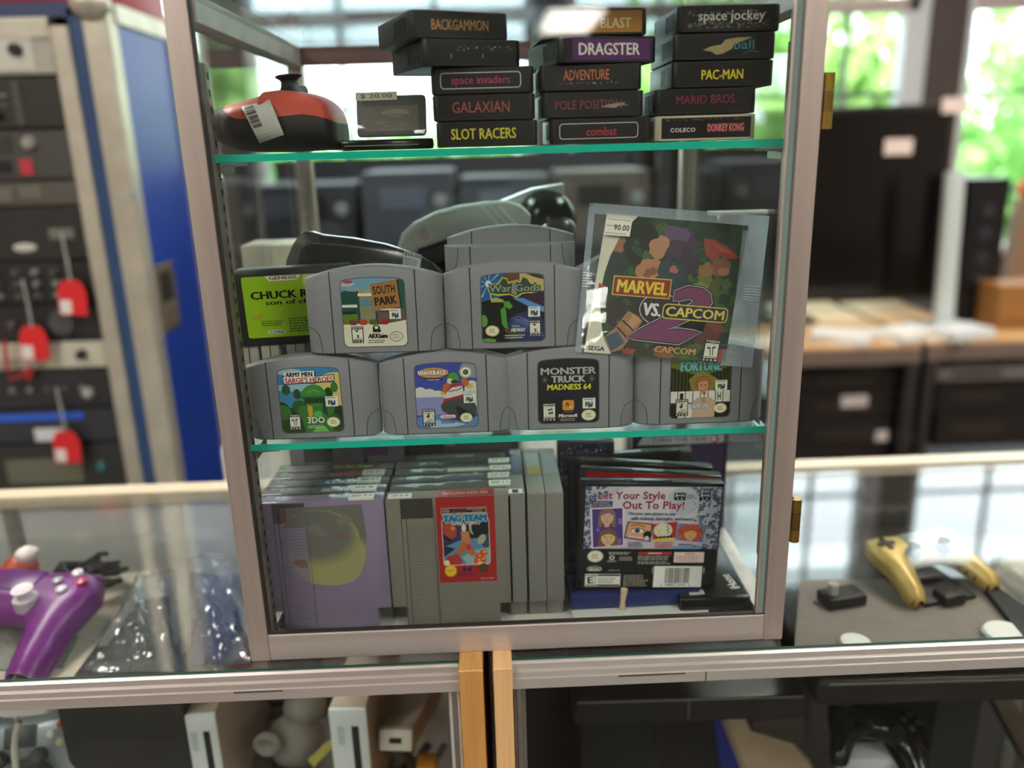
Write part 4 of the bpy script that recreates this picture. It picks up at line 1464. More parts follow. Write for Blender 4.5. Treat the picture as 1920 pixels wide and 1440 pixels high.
a.poly([(26, 68), (38, 73), (33, 83), (26, 96), (16, 100), (9, 92), (18, 82)], '#ad7a54'); a.poly([(30, 70), (36, 74), (30, 82), (26, 80)], '#c9966c'); a.poly([(13, 88), (21, 83), (27, 91), (19, 98)], '#3c5870'); a.line([(20, 80), (29, 88)], 1.2, '#2f241f'); a.line([(23, 75), (32, 82)], 1.2, '#2f241f')
a.blob(12, 21, 4, 8, '#a06c48', 10, 16); a.blob(10, 32, 5, 5, '#2c3438', 10, 17); a.blob(84, 80, 10, 9, '#5f2c24', 0, 18); a.blob(90, 74, 6, 4, '#7a3a2c', 30, 19); a.poly([(92, 92), (97, 90), (98, 100), (91, 100)], '#b0382c'); a.blob(31, 97, 5, 2.4, '#a83a2c', 0, 20); a.blob(55, 96, 8, 4, '#8a5c3a', 0, 21)
# cream spine with its curve
a.step = 1; a.k += 1
cur = [(22, 0), (16, 8), (11, 18), (7.2, 30), (5.2, 42), (4.6, 54), (6, 66), (8.6, 78), (12.6, 90), (19, 100)]
a.poly([(0, 0)]+cur+[(0, 100)], '#e4dfc8')
a.poly([(2.5, 49.5), (7.5, 52), (2.5, 54)], '#c8402a')
a.text('SEGA', 2.2, 95, 14, 98.4, '#2b2a4a', bold=.05)
# big numeral
two_o = [(58, 52), (66, 48), (76, 48.5), (82, 52), (84, 58), (80, 64), (72, 70), (62, 76), (56, 79.5), (64, 79), (74, 79.5), (80, 80), (66, 89), (50, 88.5), (36, 88), (30, 87.5), (38, 81), (52, 72), (64, 65), (71, 60), (72, 57), (68, 55.5), (62, 57.5), (58, 58)]
two_o = [(u-1, v-.5) for u, v in two_o]
cx2 = sum(p[0] for p in two_o)/len(two_o); cy2 = sum(p[1] for p in two_o)/len(two_o)


def grow(s):
    out = []
    n = len(two_o)
    for i in range(n):
        p0, p1, p2 = Vector(two_o[i-1]), Vector(two_o[i]), Vector(two_o[(i+1) % n])
        d1, d2 = (p1-p0).normalized(), (p2-p1).normalized()
        nn = (Vector((d1.y, -d1.x))+Vector((d2.y, -d2.x)))
        nn = nn.normalized()*s if nn.length > .1 else Vector((0, 0))
        out.append((p1.x+nn.x, p1.y+nn.y))
    return out


a.ell(48, 65, 16, 13, '#1c1718'); a.ell(48, 65, 14.6, 11.6, '#d8d4d0'); a.ell(48, 65, 14, 11, '#2a2224')
a.poly(grow(2.2), '#191316'); a.poly(grow(1.4), '#d9d2d4'); a.poly(grow(.9), '#22161e'); a.poly(two_o, '#7d3a66')
a.poly([(12, 43.5), (53, 43), (53.5, 57.5), (12.5, 57.5)], '#e4c65c'); a.poly([(12.7, 44.2), (52.4, 43.8), (52.8, 56.8), (13.2, 56.8)], '#8f2a1c')
a.text('MARVEL', 15.5, 46, 51, 55, '#efd92e', bold=.03, out='#c0561e', ow=.02)
a.text('VS.', 36, 61, 49, 70.5, '#efece6', bold=.04, out='#1b1718', ow=.05)
a.poly(rr_pts(50, 60.5, 96.5, 71.5, 3), '#e3cf4a'); a.poly(rr_pts(50.8, 61.3, 95.7, 70.7, 2.4), '#1d1420')
a.text('CAPCOM', 52.5, 62.6, 94, 69.4, '#e8dd46', bold=.03, out='#5d2a6a', ow=.03)
a.text('CAPCOM', 49, 91.5, 78, 96.3, '#d9a05c', bold=.035, out='#3a2012', ow=.02)
a.rating(83.5, 84, 11, 'T', 'TEEN')
mb.build('booklet', t, label='dark green printed booklet')
mb = M()
sa = Art(mb, org+cux*.0+cuy*.03-Vector((0, .0032, 0)), cux*.180, cuy*.125, col='#e9e6dc', gloss=.5)
sa.rect(8, 8, 92, 11, '#8a4a44'); sa.rect(6, 86, 86, 89, '#8a4a44'); sa.rect(4, 44, 40, 48, '#8a7f76'); sa.text('90.00', 34, 36, 94, 70, '#2a2624', bold=.02)
mb.build('price_sticker', t, label='white price sticker')
mb = M()
q = [onplane(1078, 660), onplane(1410, 690), onplane(1443, 405), onplane(1105, 380)]
n = 28
for side_, off in ((0, -.0016), (1, .0024)):
    G = []
    for j in range(n+1):
        v = j/n
        row = []
        for i in range(n+1):
            u = i/n
            p = (q[0]*(1-u)+q[1]*u)*(1-v)+(q[3]*(1-u)+q[2]*u)*v
            e = min(1, 6*min(u, 1-u, v, 1-v))
            row.append(p+Vector((0, off*e+.0003*math.sin(u*17+v*5)*e, 0)))
        G.append(row)
    for j in range(n):
        for i in range(n):
            mb.face([G[j][i], G[j][i+1], G[j+1][i+1], G[j+1][i]], SLEEVE if .045 < (i+.5)/n < .835+.045*(j+.5)/n and j < n-2 else SLEEVE_GLARE)  # faces outside the cover take the painted glare
bmesh.ops.remove_doubles(mb.bm, verts=mb.bm.verts[:], dist=1e-5)
mb.build('sleeve', t, smooth=60, label='clear plastic sleeve')
mb = M()
for k in range(6):
    for (u0, u1) in ((.0, .05), (.90, .99)):
        v = .44+.018*k
        A_ = (q[0]*(1-u0)+q[1]*u0)*(1-v)+(q[3]*(1-u0)+q[2]*u0)*v
        B_ = (q[0]*(1-u1)+q[1]*u1)*(1-v)+(q[3]*(1-u1)+q[2]*u1)*v
        dz_ = Vector((0, -.0021, .0008)); d0 = Vector((0, -.0021, 0))
        mb.face([A_+d0, B_+d0, B_+dz_, A_+dz_], P('#d8dde2', .3))
mb.build('sleeve_lettering', t)

# ------------------------------------------------------------------ bottom of the cabinet: large grey cartridges
BZ = .0083
WN, HN, DN = .1175, .1362, .0166


def sticker(parent, x0, x1, y0, y1, z, txt='19.00', tilt=0, col='#d9d7cf', flip=True):
    mb = M()
    hang = Art(mb, (x1, y0, z) if flip else (x0, y1, z), ((x0-x1) if flip else (x1-x0), 0, tilt), (0, (y1-y0) if flip else (y0-y1), 0), col=col, gloss=.4)
    hang.text(txt, 14, 30, 86, 74, '#2c2a28', bold=.01)
    # the folded end over the front edge
    mb.face([(x0, y0, z), (x1, y0, z), (x1, y0-.0004, z-.0045), (x0+.002, y0-.0004, z-.0035)], P(col, .4))
    return mb.build('price_sticker', parent, label='small white price sticker')


def cart_flat(x, y, label, yaw=0, h=HN, z=BZ, body=NESGREY, dark=NESDARK, draw=None, top=None, wrap=False, stick=None, lean=0, roll=0, group='large grey cartridges in the bottom of the cabinet', back=False):
    t = thing('game_cartridge', label, 'game cartridge', (x, y, z), (math.radians(lean), math.radians(roll), math.radians(yaw)), group)
    w = WN/2
    mb = M()
    mb.prism([(-w+.0135, 0), (w-.0135, 0), (w-.0135, .022), (w, .022), (w, h-.001), (w-.001, h), (-w+.001, h), (-w, h-.001), (-w, .022), (-w+.0135, .022)], 0, DN, body, bev=.0009)
    mb.box(-w+.0139, -w+.0143, -.00025, .004, .001, h-.001, dark)
    mb.build('shell', t, smooth=30)
    mb = M()
    z0 = .012
    while z0 < h-.026:
        mb.box(-w+.0185, -w+.0430, -.00045, .002, z0, z0+.0023, body)
        z0 += .0031
    mb.box(-w+.0183, -w+.0188, -.00052, .002, .002, h-.020, dark); mb.box(-w+.0448, -w+.0452, -.0005, .002, .002, h-.010, dark)
    mb.box(-w+.0145, -w+.0440, -.0002, .002, h-.021, h-.001, dark)
    mb.build('grip_ridges', t)
    if draw or top:
        mb = M()
        if draw:
            a = front_art(mb, -.0118, .0428, .047, h-.0004, -.00035, gloss=.3)
            draw(a)
        if top:
            b = Art(mb, (.0428, .0004, h+.0002), (-.0546, 0, 0), (0, DN*.8, 0), gloss=.3)
            top(b)
        mb.build('label', t)
    if wrap:
        mb = M(); mb.box(-w-.0006, w+.0006, -.0012, DN+.0004, .0, h+.0012, BAG, .001); mb.build('clear_wrapper', t, smooth=30)
    if stick:
        sticker(t, *stick)
    return t


def lab_ring(a):
    a.rect(0, 0, 100, 100, '#a32126')
    a.rect(8, 12.5, 86, 19, '#e0a09a'); a.rect(9, 13.2, 85, 18.3, '#241814'); a.fine(11, 14, 26, 17.6, 2, '#cbb99a', 2); a.rframe(28, 14.2, 52, 17.4, 3, 1, '#a03a34'); a.text('ENTERTAINMENT', 53, 13.7, 84, 15.6, '#c8a88a', bold=.02); a.text('SYSTEM', 62, 16.1, 78, 17.9, '#c8a88a', bold=.02)
    a.poly(rr_pts(8, 25, 90, 80, 4), '#e0c0b0'); a.poly(rr_pts(9.3, 26, 88.7, 79, 3.4), '#2c3468')
    sub = a.clip
    a.clip = [(9.3, 26), (88.7, 26), (88.7, 79), (9.3, 79)]
    a.ell(74, 38, 24, 14, '#15181a'); a.poly([(8, 58), (40, 50), (70, 48), (92, 46), (92, 80), (8, 80)], '#5a87a8'); a.poly([(8, 70), (30, 60), (10, 56)], '#1f2a33'); a.poly([(50, 80), (40, 70), (66, 62), (92, 60), (92, 80)], '#8fb0b8'); a.ell(84, 52, 10, 8, '#2f4a58')
    a.poly([(10, 30), (20, 28), (30, 31), (34, 38), (32, 46), (24, 49), (12, 46)], '#a8442c'); a.poly([(10, 42), (26, 50), (22, 53), (9, 46)], '#23202a'); a.ell(27, 36, 4, 2, '#d08a58')
    a.ell(62, 36, 7, 8, '#a9b6a6'); a.ell(72, 36, 13, 11, '#12161a'); a.ell(76, 50, 8, 5, '#a8a890', rot=-30)
    a.ell(46, 36, 4, 4.5, '#e0d0b8'); a.poly([(40, 40), (54, 40), (58, 52), (50, 58), (42, 52)], '#c07a4e'); a.poly([(42, 52), (54, 54), (66, 66), (58, 70), (46, 62), (34, 70), (28, 68)], '#b5653c'); a.poly([(48, 56), (58, 56), (56, 62), (50, 62)], '#b03a30')
    for u, v in ((20, 72), (30, 70), (34, 75), (24, 77)):
        a.ell(u, v, 7, 4, '#a8342a')
    for u, v in ((70, 70), (78, 66), (76, 74), (68, 75)):
        a.ell(u, v, 7, 4, '#c8502c'); a.ell(u+2, v-1, 3, 1.4, '#e0a83a')
    a.ell(14, 77, 5, 4, '#e3d0a8'); a.ell(72, 79, 5, 3, '#e3c89a')
    a.clip = sub
    a.text('TAG TEAM', 11, 20.6, 86, 28.4, '#1e6d93', bold=.08, out='#8fb8c4', ow=.05); a.text('WRESTLING', 24, 29.4, 74, 32.6, '#e6cdbc', bold=.03)
    a.star(20, 86, 12, 8, 16, '#e5c22c', .74); a.text('NEW', 14, 84.5, 26, 87.5, '#b08a2a', bold=.02)
    a.poly([(42, 81), (49, 84.5), (56, 81), (56, 88), (49, 85.4), (42, 88)], '#2a2550'); a.text('DATA EAST', 32, 89.4, 66, 92, '#3a2446', bold=.03)
    a.ell(77, 84, 8, 5.6, '#3a2a16'); a.ell(77, 84, 6.6, 4.6, '#54421f'); a.text('NES-TT-USA', 72, 95.5, 95, 97.4, '#e0b0a0', bold=.02)


def ttop(txt, bg, col, bold=.02):
    def d(b):
        b.rect(0, 0, 100, 100, bg)
        b.text(txt, 10, 26, 90, 74, col, bold=bold, shear=.15)
    return d


xm = -.0607
t = cart_flat(xm, .0345, 'front grey cartridge with a red wrestling label', draw=lab_ring, top=ttop('TAG TEAM WRESTLING', '#8a2022', '#d8a090', .01), stick=(-.056, -.034, .0004, .010, HN+.0006, '$ 6.00'))
rowlab = ['first grey cartridge behind the red-label one', 'second grey cartridge behind the red-label one', 'third grey cartridge behind the red-label one', 'fourth grey cartridge behind the red-label one', 'fifth grey cartridge behind the red-label one']
tops = [None, ttop('- - -', '#6f7074', '#3a3a66'), None, ttop('- -  - - -', '#c9c8b8', '#7c7c6c'), ttop('- - - -', '#23283a', '#6b7088')]
for k in range(5):
    tp = [None, lambda b: b.rect(6, 30, 92, 70, '#3b3d63'), lambda b: b.rect(10, 20, 90, 80, '#c9c7b4'), lambda b: b.rect(0, 10, 96, 90, '#1d2238'), lambda b: (b.rect(0, 10, 40, 90, '#2a3048'), b.rect(45, 30, 80, 70, '#8d919a'))][k]
    st = (.036, .057, .001, .0125, HN+.0016, ['11.00', '10.00', '19.00', '15.00', ''][k]) if k < 4 else None
    cart_flat(xm+[.002, .001, .003, .002, .004][k], .0345+.0190*(k+1), rowlab[k]+(' with a white price sticker' if k < 4 else ', dark label on top'), top=tp, wrap=True, stick=st, body=P('#55534f', .5, noise=.06))
# taller dark ones at the rear of that row
for k in range(2):
    cart_flat(xm+[.004, -.004][k], .152+.024*k, ['tall dark cartridge with a pale strip at the rear of the middle row', 'tall dark cartridge furthest back in the middle row'][k], h=.1535+.004*k, body=P('#4a4a4d', .4, noise=.1), wrap=True,
              draw=(lambda a: (a.rect(-30, 2, 20, 10, '#8d8f96'), a.rect(30, 3, 60, 6, '#c2c5c8'), a.rect(0, 20, 100, 60, '#1d2440'))) if k == 0 else (lambda a: (a.rect(0, 2, 100, 12, '#2c3148'), a.rect(40, 4, 80, 7, '#b9bcc2'))),
              top=lambda b: (b.rect(5, 20, 70, 80, '#c8c9c6'),))

# the row beside the door frame
xl = -.1795
PURP = P('#8c7a9a', .5, noise=.06, scale=60)


def lab_faded(a):
    sh = [(-48, 6), (92, 4), (96, 40), (92, 66), (86, 78), (78, 87), (68, 93), (54, 97), (34, 98), (14, 97), (-8, 94), (-26, 86), (-40, 70)]
    a.poly(sh, '#6d6a66', raw=True)
    a.clip = sh
    for k, c in enumerate(('#78755f', '#85815f', '#928d62', '#9d9765', '#a8a168')):
        a.ell(34, 74-k*.8, 78-k*3, 42-k*2, c, 40)
    for k, c in enumerate(('#9d9765', '#928d62', '#85815f', '#787561', '#6d6a66')):
        a.ell(14-k, 42-k*1.4, 70-k*3, 33-k*1.6, c, 40)
    a.blob(52, 40, 12, 4, '#7d5f58', 0, 2); a.blob(-22, 70, 14, 5, '#86605a', 10, 3); a.poly([(-48, 8), (-38, 6), (-37, 22), (-47, 22)], '#7a4048'); a.blob(10, 32, 20, 6, '#7a776c', 10, 5); a.blob(60, 22, 16, 6, '#7d7868', 0, 6)


cart_flat(xl, .0345, 'purple-grey cartridge with a big faded yellow label, front of the row by the door frame', body=PURP, dark=P('#3d3545', .6), draw=lab_faded, wrap=True, stick=(.026, .050, .0005, .011, HN+.0018, '12.00'))
LR = [('GHOSTS\'N GOBLINS', '#57544d', '#d6d3c6', 'grey cartridge with pale italic lettering on top, second in the purple-grey row'),
      ('ICE HOCKEY', '#3c5a80', '#e6e8ea', 'grey cartridge with a blue strip on top, third in the row by the door frame'),
      ('SUPER MARIO BROS', '#5e3f48', '#b5566a', 'grey cartridge with pinkish-red lettering on top, fourth in the row by the door frame'),
      ('Turn Hunt Designs', '#23241f', '#cbc832', 'grey cartridge with yellow lettering on a black top strip, fifth in the row')]
for k, (tx, bg, fg, lb) in enumerate(LR):
    def top(b, tx=tx, bg=bg, fg=fg):
        b.rect(0, 0, 100, 100, bg); 
        b.text(tx, 12, 22, 84, 80, fg, bold=.03, shear=.1, rot=180)
    cart_flat(xl+.0005*k, .0535+.0190*k, lb, body=P('#5d575e', .5, noise=.06), top=top, wrap=True, stick=(.026+.002*k, .050+.001*k, .001, .0125, HN+.0018, ['8.00', '10.00', '15.00', ''][k]) if k < 3 else None)
for k in range(2):
    cart_flat(xl+.010+.004*k, .134+.024*k, ['tall grey cartridge with a purple patch at the rear of the purple-grey row', 'tall grey cartridge furthest back in the row by the door frame'][k], h=.157+.003*k, body=P('#6f6873', .45, noise=.06), wrap=True,
              draw=lambda a: (a.rect(52, 1, 100, 14, '#5f3f72'), a.rect(52, 14, 60, 22, '#2c2433')))

# three stood on edge
for k, px in enumerate((974, 1010, 1043)):
    xr = at(px, 1165, y=.0345).x
    cart_flat(xr+DN/2, .0345+WN/2, ['grey cartridge standing edge-on with a white sticker, next to the red-label row', 'grey cartridge standing edge-on, middle of three', 'grey cartridge standing edge-on, nearest the navy case'][k], yaw=90, body=P('#7e7c78', .55, noise=.05),
              draw=[lambda a: a.rect(0, 0, 100, 100, '#2d3356'), lambda a: (a.rect(0, 0, 100, 100, '#55583f'), a.rect(30, 0, 80, 20, '#a79a3a')), lambda a: a.rect(0, 0, 100, 100, '#6b7078')][k],
              top=[lambda b: b.rect(0, 0, 100, 100, '#343a5a'), lambda b: (b.rect(0, 0, 60, 100, '#8a8d8c'), b.rect(60, 0, 100, 100, '#9c8f3e')), lambda b: b.rect(0, 0, 100, 100, '#8a8d90')][k],
              stick=(-.0585, -.048, .002, .0150, HN+.0006, '-') if k == 0 else None)

# ------------------------------------------------------------------ slim plastic cases
def slim_case(loc, rot, w, h, d, label, draw=None, body=BLK_GLOSS, m_=(.0035, .002, .002, .002), cat='game case'):
    t = thing('game_case', label, cat, loc, rot, 'slim plastic game cases in the bottom of the cabinet')
    mb = M()
    mb.box(-w/2, w/2, 0, d, 0, h, body, .0016)
    mb.box(-w/2+.001, w/2-.001, d*.46, d*.54, h-.0002, h+.0004, P('#0a0a0b', .5))
    mb.box(-.018, .018, d*.3, d*.7, h-.0002, h+.0005, body)
    mb.build('shell', t, smooth=30)
    if draw:
        mb = M()
        a = front_art(mb, -w/2+m_[0], w/2-m_[1], m_[2], h-m_[3], -.00015, gloss=.2)
        draw(a)
        mb.build('cover', t)
    return t


def face(a, u, v, ru, rv, skin, hair, long=True, eyes='#2c2420'):
    a.ell(u, v-rv*.15, ru*1.35, rv*1.25, hair)
    if long:
        a.poly([(u-ru*1.35, v-rv*.2), (u-ru*.8, v-rv*.2), (u-ru*.75, v+rv*1.35), (u-ru*1.45, v+rv*1.35)], hair); a.poly([(u+ru*1.35, v-rv*.2), (u+ru*.8, v-rv*.2), (u+ru*.75, v+rv*1.35), (u+ru*1.45, v+rv*1.35)], hair)
    a.rect(u-ru*.4, v+rv*.7, u+ru*.4, v+rv*1.35, skin)
    a.ell(u, v, ru, rv, skin)
    a.poly([(u-ru, v-rv*.25), (u-ru*.7, v-rv), (u+ru*.8, v-rv), (u+ru, v-rv*.25), (u+ru*.3, v-rv*.62), (u-ru*.4, v-rv*.55)], hair)
    for s in (-1, 1):
        a.ell(u+s*ru*.42, v-rv*.02, ru*.2, rv*.10, '#f0ece6'); a.ell(u+s*ru*.42, v-rv*.02, ru*.1, rv*.09, eyes); a.line([(u+s*ru*.22, v-rv*.2), (u+s*ru*.62, v-rv*.22)], ru*.1, hair)
    a.line([(u, v), (u-ru*.1, v+rv*.28), (u+ru*.08, v+rv*.3)], ru*.07, '#a8765c')
    a.poly([(u-ru*.34, v+rv*.48), (u, v+rv*.54), (u+ru*.34, v+rv*.48), (u, v+rv*.66)], '#b5504e')


def lab_style(a):
    a.rect(0, 0, 100, 100, '#171614')
    a.rect(0, 0, 100, 60, '#b9bcc8')
    r = random.Random(14)
    sub = a.clip
    a.clip = [(0, 0), (100, 0), (100, 60), (0, 60)]
    a.step = .1
    for k in range(300):
        u = r.choice([r.uniform(-2, 14), r.uniform(80, 102), r.uniform(0, 100)]); v = r.uniform(0, 60)
        if 15 < u < 78 and v > 4:
            continue
        a.ell(u, v, r.uniform(.8, 2.2), r.uniform(.9, 2.4), r.choice(['#5c6484', '#47506e', '#6f7a94', '#3f5a70', '#566079']), 12)
    a.step = 1
    a.ell(50, 20, 34, 24, '#cfcbd2'); a.ell(55, 45, 36, 18, '#cdbfca'); a.ell(72, 14, 12, 14, '#b9bdc9')
    a.step = .1
    for k in range(330):
        u = r.choice([r.uniform(0, 13), r.uniform(80, 100), r.uniform(0, 100)]); v = r.uniform(0, 60)
        if 16 < u < 80 and v > 5:
            continue
        s = r.uniform(.2, .7)
        a.poly([(u-s, v), (u, v-s), (u+s, v), (u, v+s)], r.choice(['#dfe4ee', '#aeb8cc', '#2f3850', '#8d98b4', '#e8ecf2']))
    a.step = 1; a.k += 1
    a.clip = sub
    a.text('Let Your Style', 9, 4.5, 58.5, 14, '#7a2338', bold=.04, out='#d9b9c2', ow=.025); a.text('Out To Play!', 27.5, 13.5, 73, 23.5, '#7a2338', bold=.04, out='#d9b9c2', ow=.025)
    for u in (65, 83.5):
        a.rect(u, 5.5, u+8.5, 12.5, '#14151a'); a.text('B+H', u+1, 6.5, u+7.4, 9.4, '#d8d8d8', bold=.04); a.quads([(u+2.4, 10.6, u+3.2, 11.6), (u+5, 10.6, u+6.2, 11.6)], '#d8d8d8'); a.fine(u+9.2, 7, u+15, 11.5, 3, '#4a546a', int(u))
    a.rect(4.5, 13.5, 20, 19, '#3a4264'); a.text('NINTENDO', 6, 14.3, 18, 16.2, '#aeb6cc', bold=.01); a.text('DSi FEATURE', 5.4, 16.9, 19, 18.5, '#aeb6cc', bold=.01); a.rect(4, 19.2, 21, 21.6, '#c03a3c')
    a.poly([(3.6, 20.5), (28.5, 19), (30.5, 57), (6, 60)], '#e3d8e2'); a.poly([(5, 21.5), (27.4, 20.2), (29.4, 56), (7.2, 58.6)], '#4a3a80')
    a.quads([(25, 30, 28, 36), (25, 50, 28, 55), (9, 40, 11.5, 43)], '#7a6ab0')
    sub = a.clip; a.clip = [(5, 21.2), (27.6, 20.2), (29.4, 56), (7.2, 58.6)]
    face(a, 16.6, 29.5, 4.6, 6.8, '#d8a890', '#7d6a5c'); face(a, 18, 49.5, 5.2, 6.8, '#d8b488', '#7d5440')
    a.clip = sub
    a.text('Use your own picture to play', 32, 23.8, 67, 27.8, '#2d5a74', bold=.02, rot=.6); a.text('with makeup, hairstyles, and more!', 34, 28.5, 80, 32.8, '#2d5a74', bold=.02, rot=.6)
    a.poly([(32, 33), (50.5, 35), (49.5, 53), (29.5, 49)], '#2a2024'); a.poly([(32.8, 34), (49.6, 36), (48.7, 51.5), (30.5, 47.8)], '#d9a070'); a.poly([(30.6, 46.5), (48.9, 50), (48.7, 51.8), (30.4, 48)], '#c88aa0')
    a.ell(39.5, 42, 4.4, 2.4, '#e9e4e0'); a.ell(39.3, 42, 2.2, 2.3, '#4a6a8a'); a.ell(39.3, 42, 1, 1.1, '#15181c'); a.line([(34.5, 41), (38, 39.4), (42, 39.8), (45, 42)], .7, '#4a3a4a'); a.line([(34, 37), (39, 36), (45, 38)], 1, '#9a5a34'); a.ell(47, 46, 3.2, 4, '#17161a'); a.ell(46.6, 49.4, 1.6, 2.2, '#d8d0c0')
    for k in range(4):
        a.ell(34+k*2.6, 47.6+k*.4, 1.2, 1.2, '#e0c0c8')
    a.poly([(50.5, 35.5), (68.6, 33), (68, 50), (51.6, 52.6)], '#a82a2c'); a.ell(58.4, 41.5, 7, 7, '#d8d4b8'); a.line([(62, 36), (61, 38), (63, 39.5), (61.2, 41.5), (63, 43), (61.5, 45)], .6, '#6a6a54'); a.line([(53.5, 40), (56, 42), (55, 45), (58, 46)], .5, '#b0ac90'); a.poly([(51.4, 50.5), (60, 48.5), (68, 48.6), (68, 50.2), (51.6, 52.8)], '#d8c23a')
    for k in range(4):
        a.ell(57+k*2.6, 48.2-k*.2, 1.3, 1.1, '#1a1a1a')
    a.poly([(69.8, 34.5), (91.5, 36), (88, 53), (68.6, 50.6)], '#8f6a94'); a.poly([(70.6, 35.4), (90.6, 36.8), (87.4, 52), (69.4, 49.8)], '#4a84c0')
    sub = a.clip; a.clip = [(70.6, 35.4), (90.6, 36.8), (87.4, 52), (69.4, 49.8)]
    r2 = random.Random(5)
    for k in range(20):
        an = 2*PI*k/20
        a.ell(79+7*math.cos(an), 44+7.5*math.sin(an), 2.4, 2.4, r2.choice(['#b5502a', '#c0602f', '#a04424']), 10)
    face(a, 79, 45, 4.6, 5.6, '#d8a068', '#b5502a')
    a.clip = sub
    a.fine(33, 52.5, 46, 58.5, 3, '#3a5a68', 2); a.fine(53, 52.6, 68, 58.5, 3, '#b03a4a', 4); a.fine(71, 54, 84, 56.5, 1, '#2c3a68', 6); a.rect(66, 57, 88, 59.6, '#6a9ac8')
    a.rect(0, 60, 100, 60.4, '#23222a')
    a.seal(9, 67, 5, '#d8dcc8')
    a.fine(19, 62.5, 38, 65.5, 2, '#b8b6ae', 5); a.ell(21.5, 68.4, 2, 2.2, '#d9d9d4'); a.ell(21.5, 68.4, 1.1, 1.2, '#2a2a2a'); a.text('UBISOFT', 18, 71.2, 25, 72.6, '#d0d0cc', bold=.03); a.fine(27, 67, 37, 71.5, 3, '#a8a69e', 7)
    a.rect(41, 62.6, 66, 65.2, '#b33234'); a.text('IMPORTANT!', 48.6, 63.2, 58.5, 64.7, '#f0dcd8', bold=.03); a.fine(41, 66, 66, 71, 3, '#a8a69e', 8); a.fine(41, 71.6, 66, 75, 2, '#a8a69e', 9)
    a.rect(68, 62.6, 90.5, 73, '#ead8d6'); a.text('WARNING:', 76, 63.6, 84, 65.2, '#a83a3a', bold=.03); a.fine(69.4, 65.8, 89, 72.4, 5, '#c07a78', 10)
    a.text('Licensed by', 6, 75.6, 11.4, 76.8, '#a8a69e', bold=.0); a.rframe(3, 77.4, 14.4, 81.4, 2, .5, '#d8d8d4'); a.text('Nintendo', 4.6, 78.4, 13, 80.6, '#e0e0dc', bold=.03); a.text('161965-CVR', 19, 80.2, 28, 81.6, '#b8b6ae', bold=.01)
    a.rect(2, 84.5, 28.6, 97, '#e4e2dc'); a.rect(2.4, 85, 28.2, 86.6, '#171614'); a.text('EVERYONE', 3, 84.4, 12, 86.2, '#e4e2dc', bold=.04); a.rect(2.4, 95, 28.2, 96.6, '#171614'); a.fine(3, 95.2, 13, 96.4, 1, '#d8d6d0', 3); a.text('E', 4, 87.6, 8.4, 94, '#141310', bold=.09, rot=-8); a.rect(9.4, 86.6, 9.8, 95, '#171614'); a.fine(12, 88, 26, 94, 3, '#8f8d84', 13)
    a.fine(31, 85, 50, 97, 7, '#9a988f', 15)
    a.rect(53.5, 76.5, 90, 97.6, '#e6e5e0'); a.barcode(62, 78.2, 80.5, 93.6, 34); a.text('0   08888 16594   0', 59, 94.2, 81.5, 96.6, '#2a2a28', bold=.0); a.quads([(52.2, 78, 52.8, 84), (91, 78, 91.6, 84)], '#b8b6ae')


# blue case lying flat on white paper, dark flat box, stick
t = slim_case((.118, .043, BZ+.006), (0, 0, math.radians(1)), .128, .0155, .095, 'dark blue plastic case lying flat under the standing white-and-black one', body=P('#1f2c66', .3))
mb = M(); mb.box(.055, .188, .030, .135, BZ-.0001, BZ+.0058, P('#d8d9d4', .6, noise=.04), .001); o = mb.build('paper_stack'); tag(o, 'white paper stack under the blue flat case', 'paper')
A = at(1168, 1146, y=.036); B_ = at(1172, 1104, y=.040)
mb = M(); mb.tube([(A.x, .0405, BZ+.006), (A.x+.0004, .0400, BZ+.0155), (B_.x-.0008, .0395, B_.z)], [.0032, .0026, .0036], P('#d9c3a0', .6, noise=.1, scale=40), 8); o = mb.build('wooden_stick', smooth=50); tag(o, 'short pale wooden stick standing in front of the blue flat case', 'stick')

DSW = .1375
slim_case((.1290, .0478, .0300), (math.radians(-1), math.radians(2.6), 0), DSW, .1140, .0145, 'black case with glittery white back cover and red headline, front of its stack', lab_style, m_=(.0045, .002, .002, .004))
slim_case((.1310, .0735, .0300), (0, math.radians(2.6), math.radians(-6.0)), DSW, .1145, .0140, 'black case with a red cover just behind the white-covered one', lambda a: a.rect(0, 0, 100, 100, '#b0161e'), m_=(.006, .004, .004, .0012))
slim_case((.1290, .0925, .0300), (0, math.radians(2.6), math.radians(-7.0)), DSW*.97, .1165, .0140, 'plain black case third from the front with a glossy top edge', lambda a: a.rect(0, 0, 100, 100, '#19181a'))
slim_case((.1200, .1150, .0300), (0, math.radians(-1.0), math.radians(4)), DSW*.86, .1180, .0140, 'shorter black case fourth from the front, worn shiny corner', lambda a: a.rect(0, 0, 100, 100, '#211f1e'))


def lab_des(a):
    a.rect(0, 0, 100, 100, '#1f2747')
    r = random.Random(3)
    a.step = .1
    for k in range(160):
        u, v = r.uniform(0, 100), r.uniform(0, 34); s = r.uniform(.5, 1.6)
        a.poly([(u-s, v), (u, v-s), (u+s, v), (u, v+s)], r.choice(['#c8d4ea', '#8fa0c8', '#4a5a8a', '#5a6aa0']))
    a.step = 1; a.k += 1
    a.text('Design', 14, 4, 74, 14, '#10131f', bold=.05, out='#a8b8d8', ow=.03); a.rect(16, 16, 46, 44, '#d0cdb8'); a.ell(31, 26, 7, 6, '#17161a'); a.poly([(22, 44), (26, 33), (36, 33), (40, 44)], '#17161a')


slim_case((at(1046, 1060, y=.09).x+.034, .132, BZ), (0, 0, math.radians(-3)), .060, .1480, .0145, 'navy case with a glittery cover standing beside the edge-on grey cartridges', lab_des, body=P('#1a2140', .3))


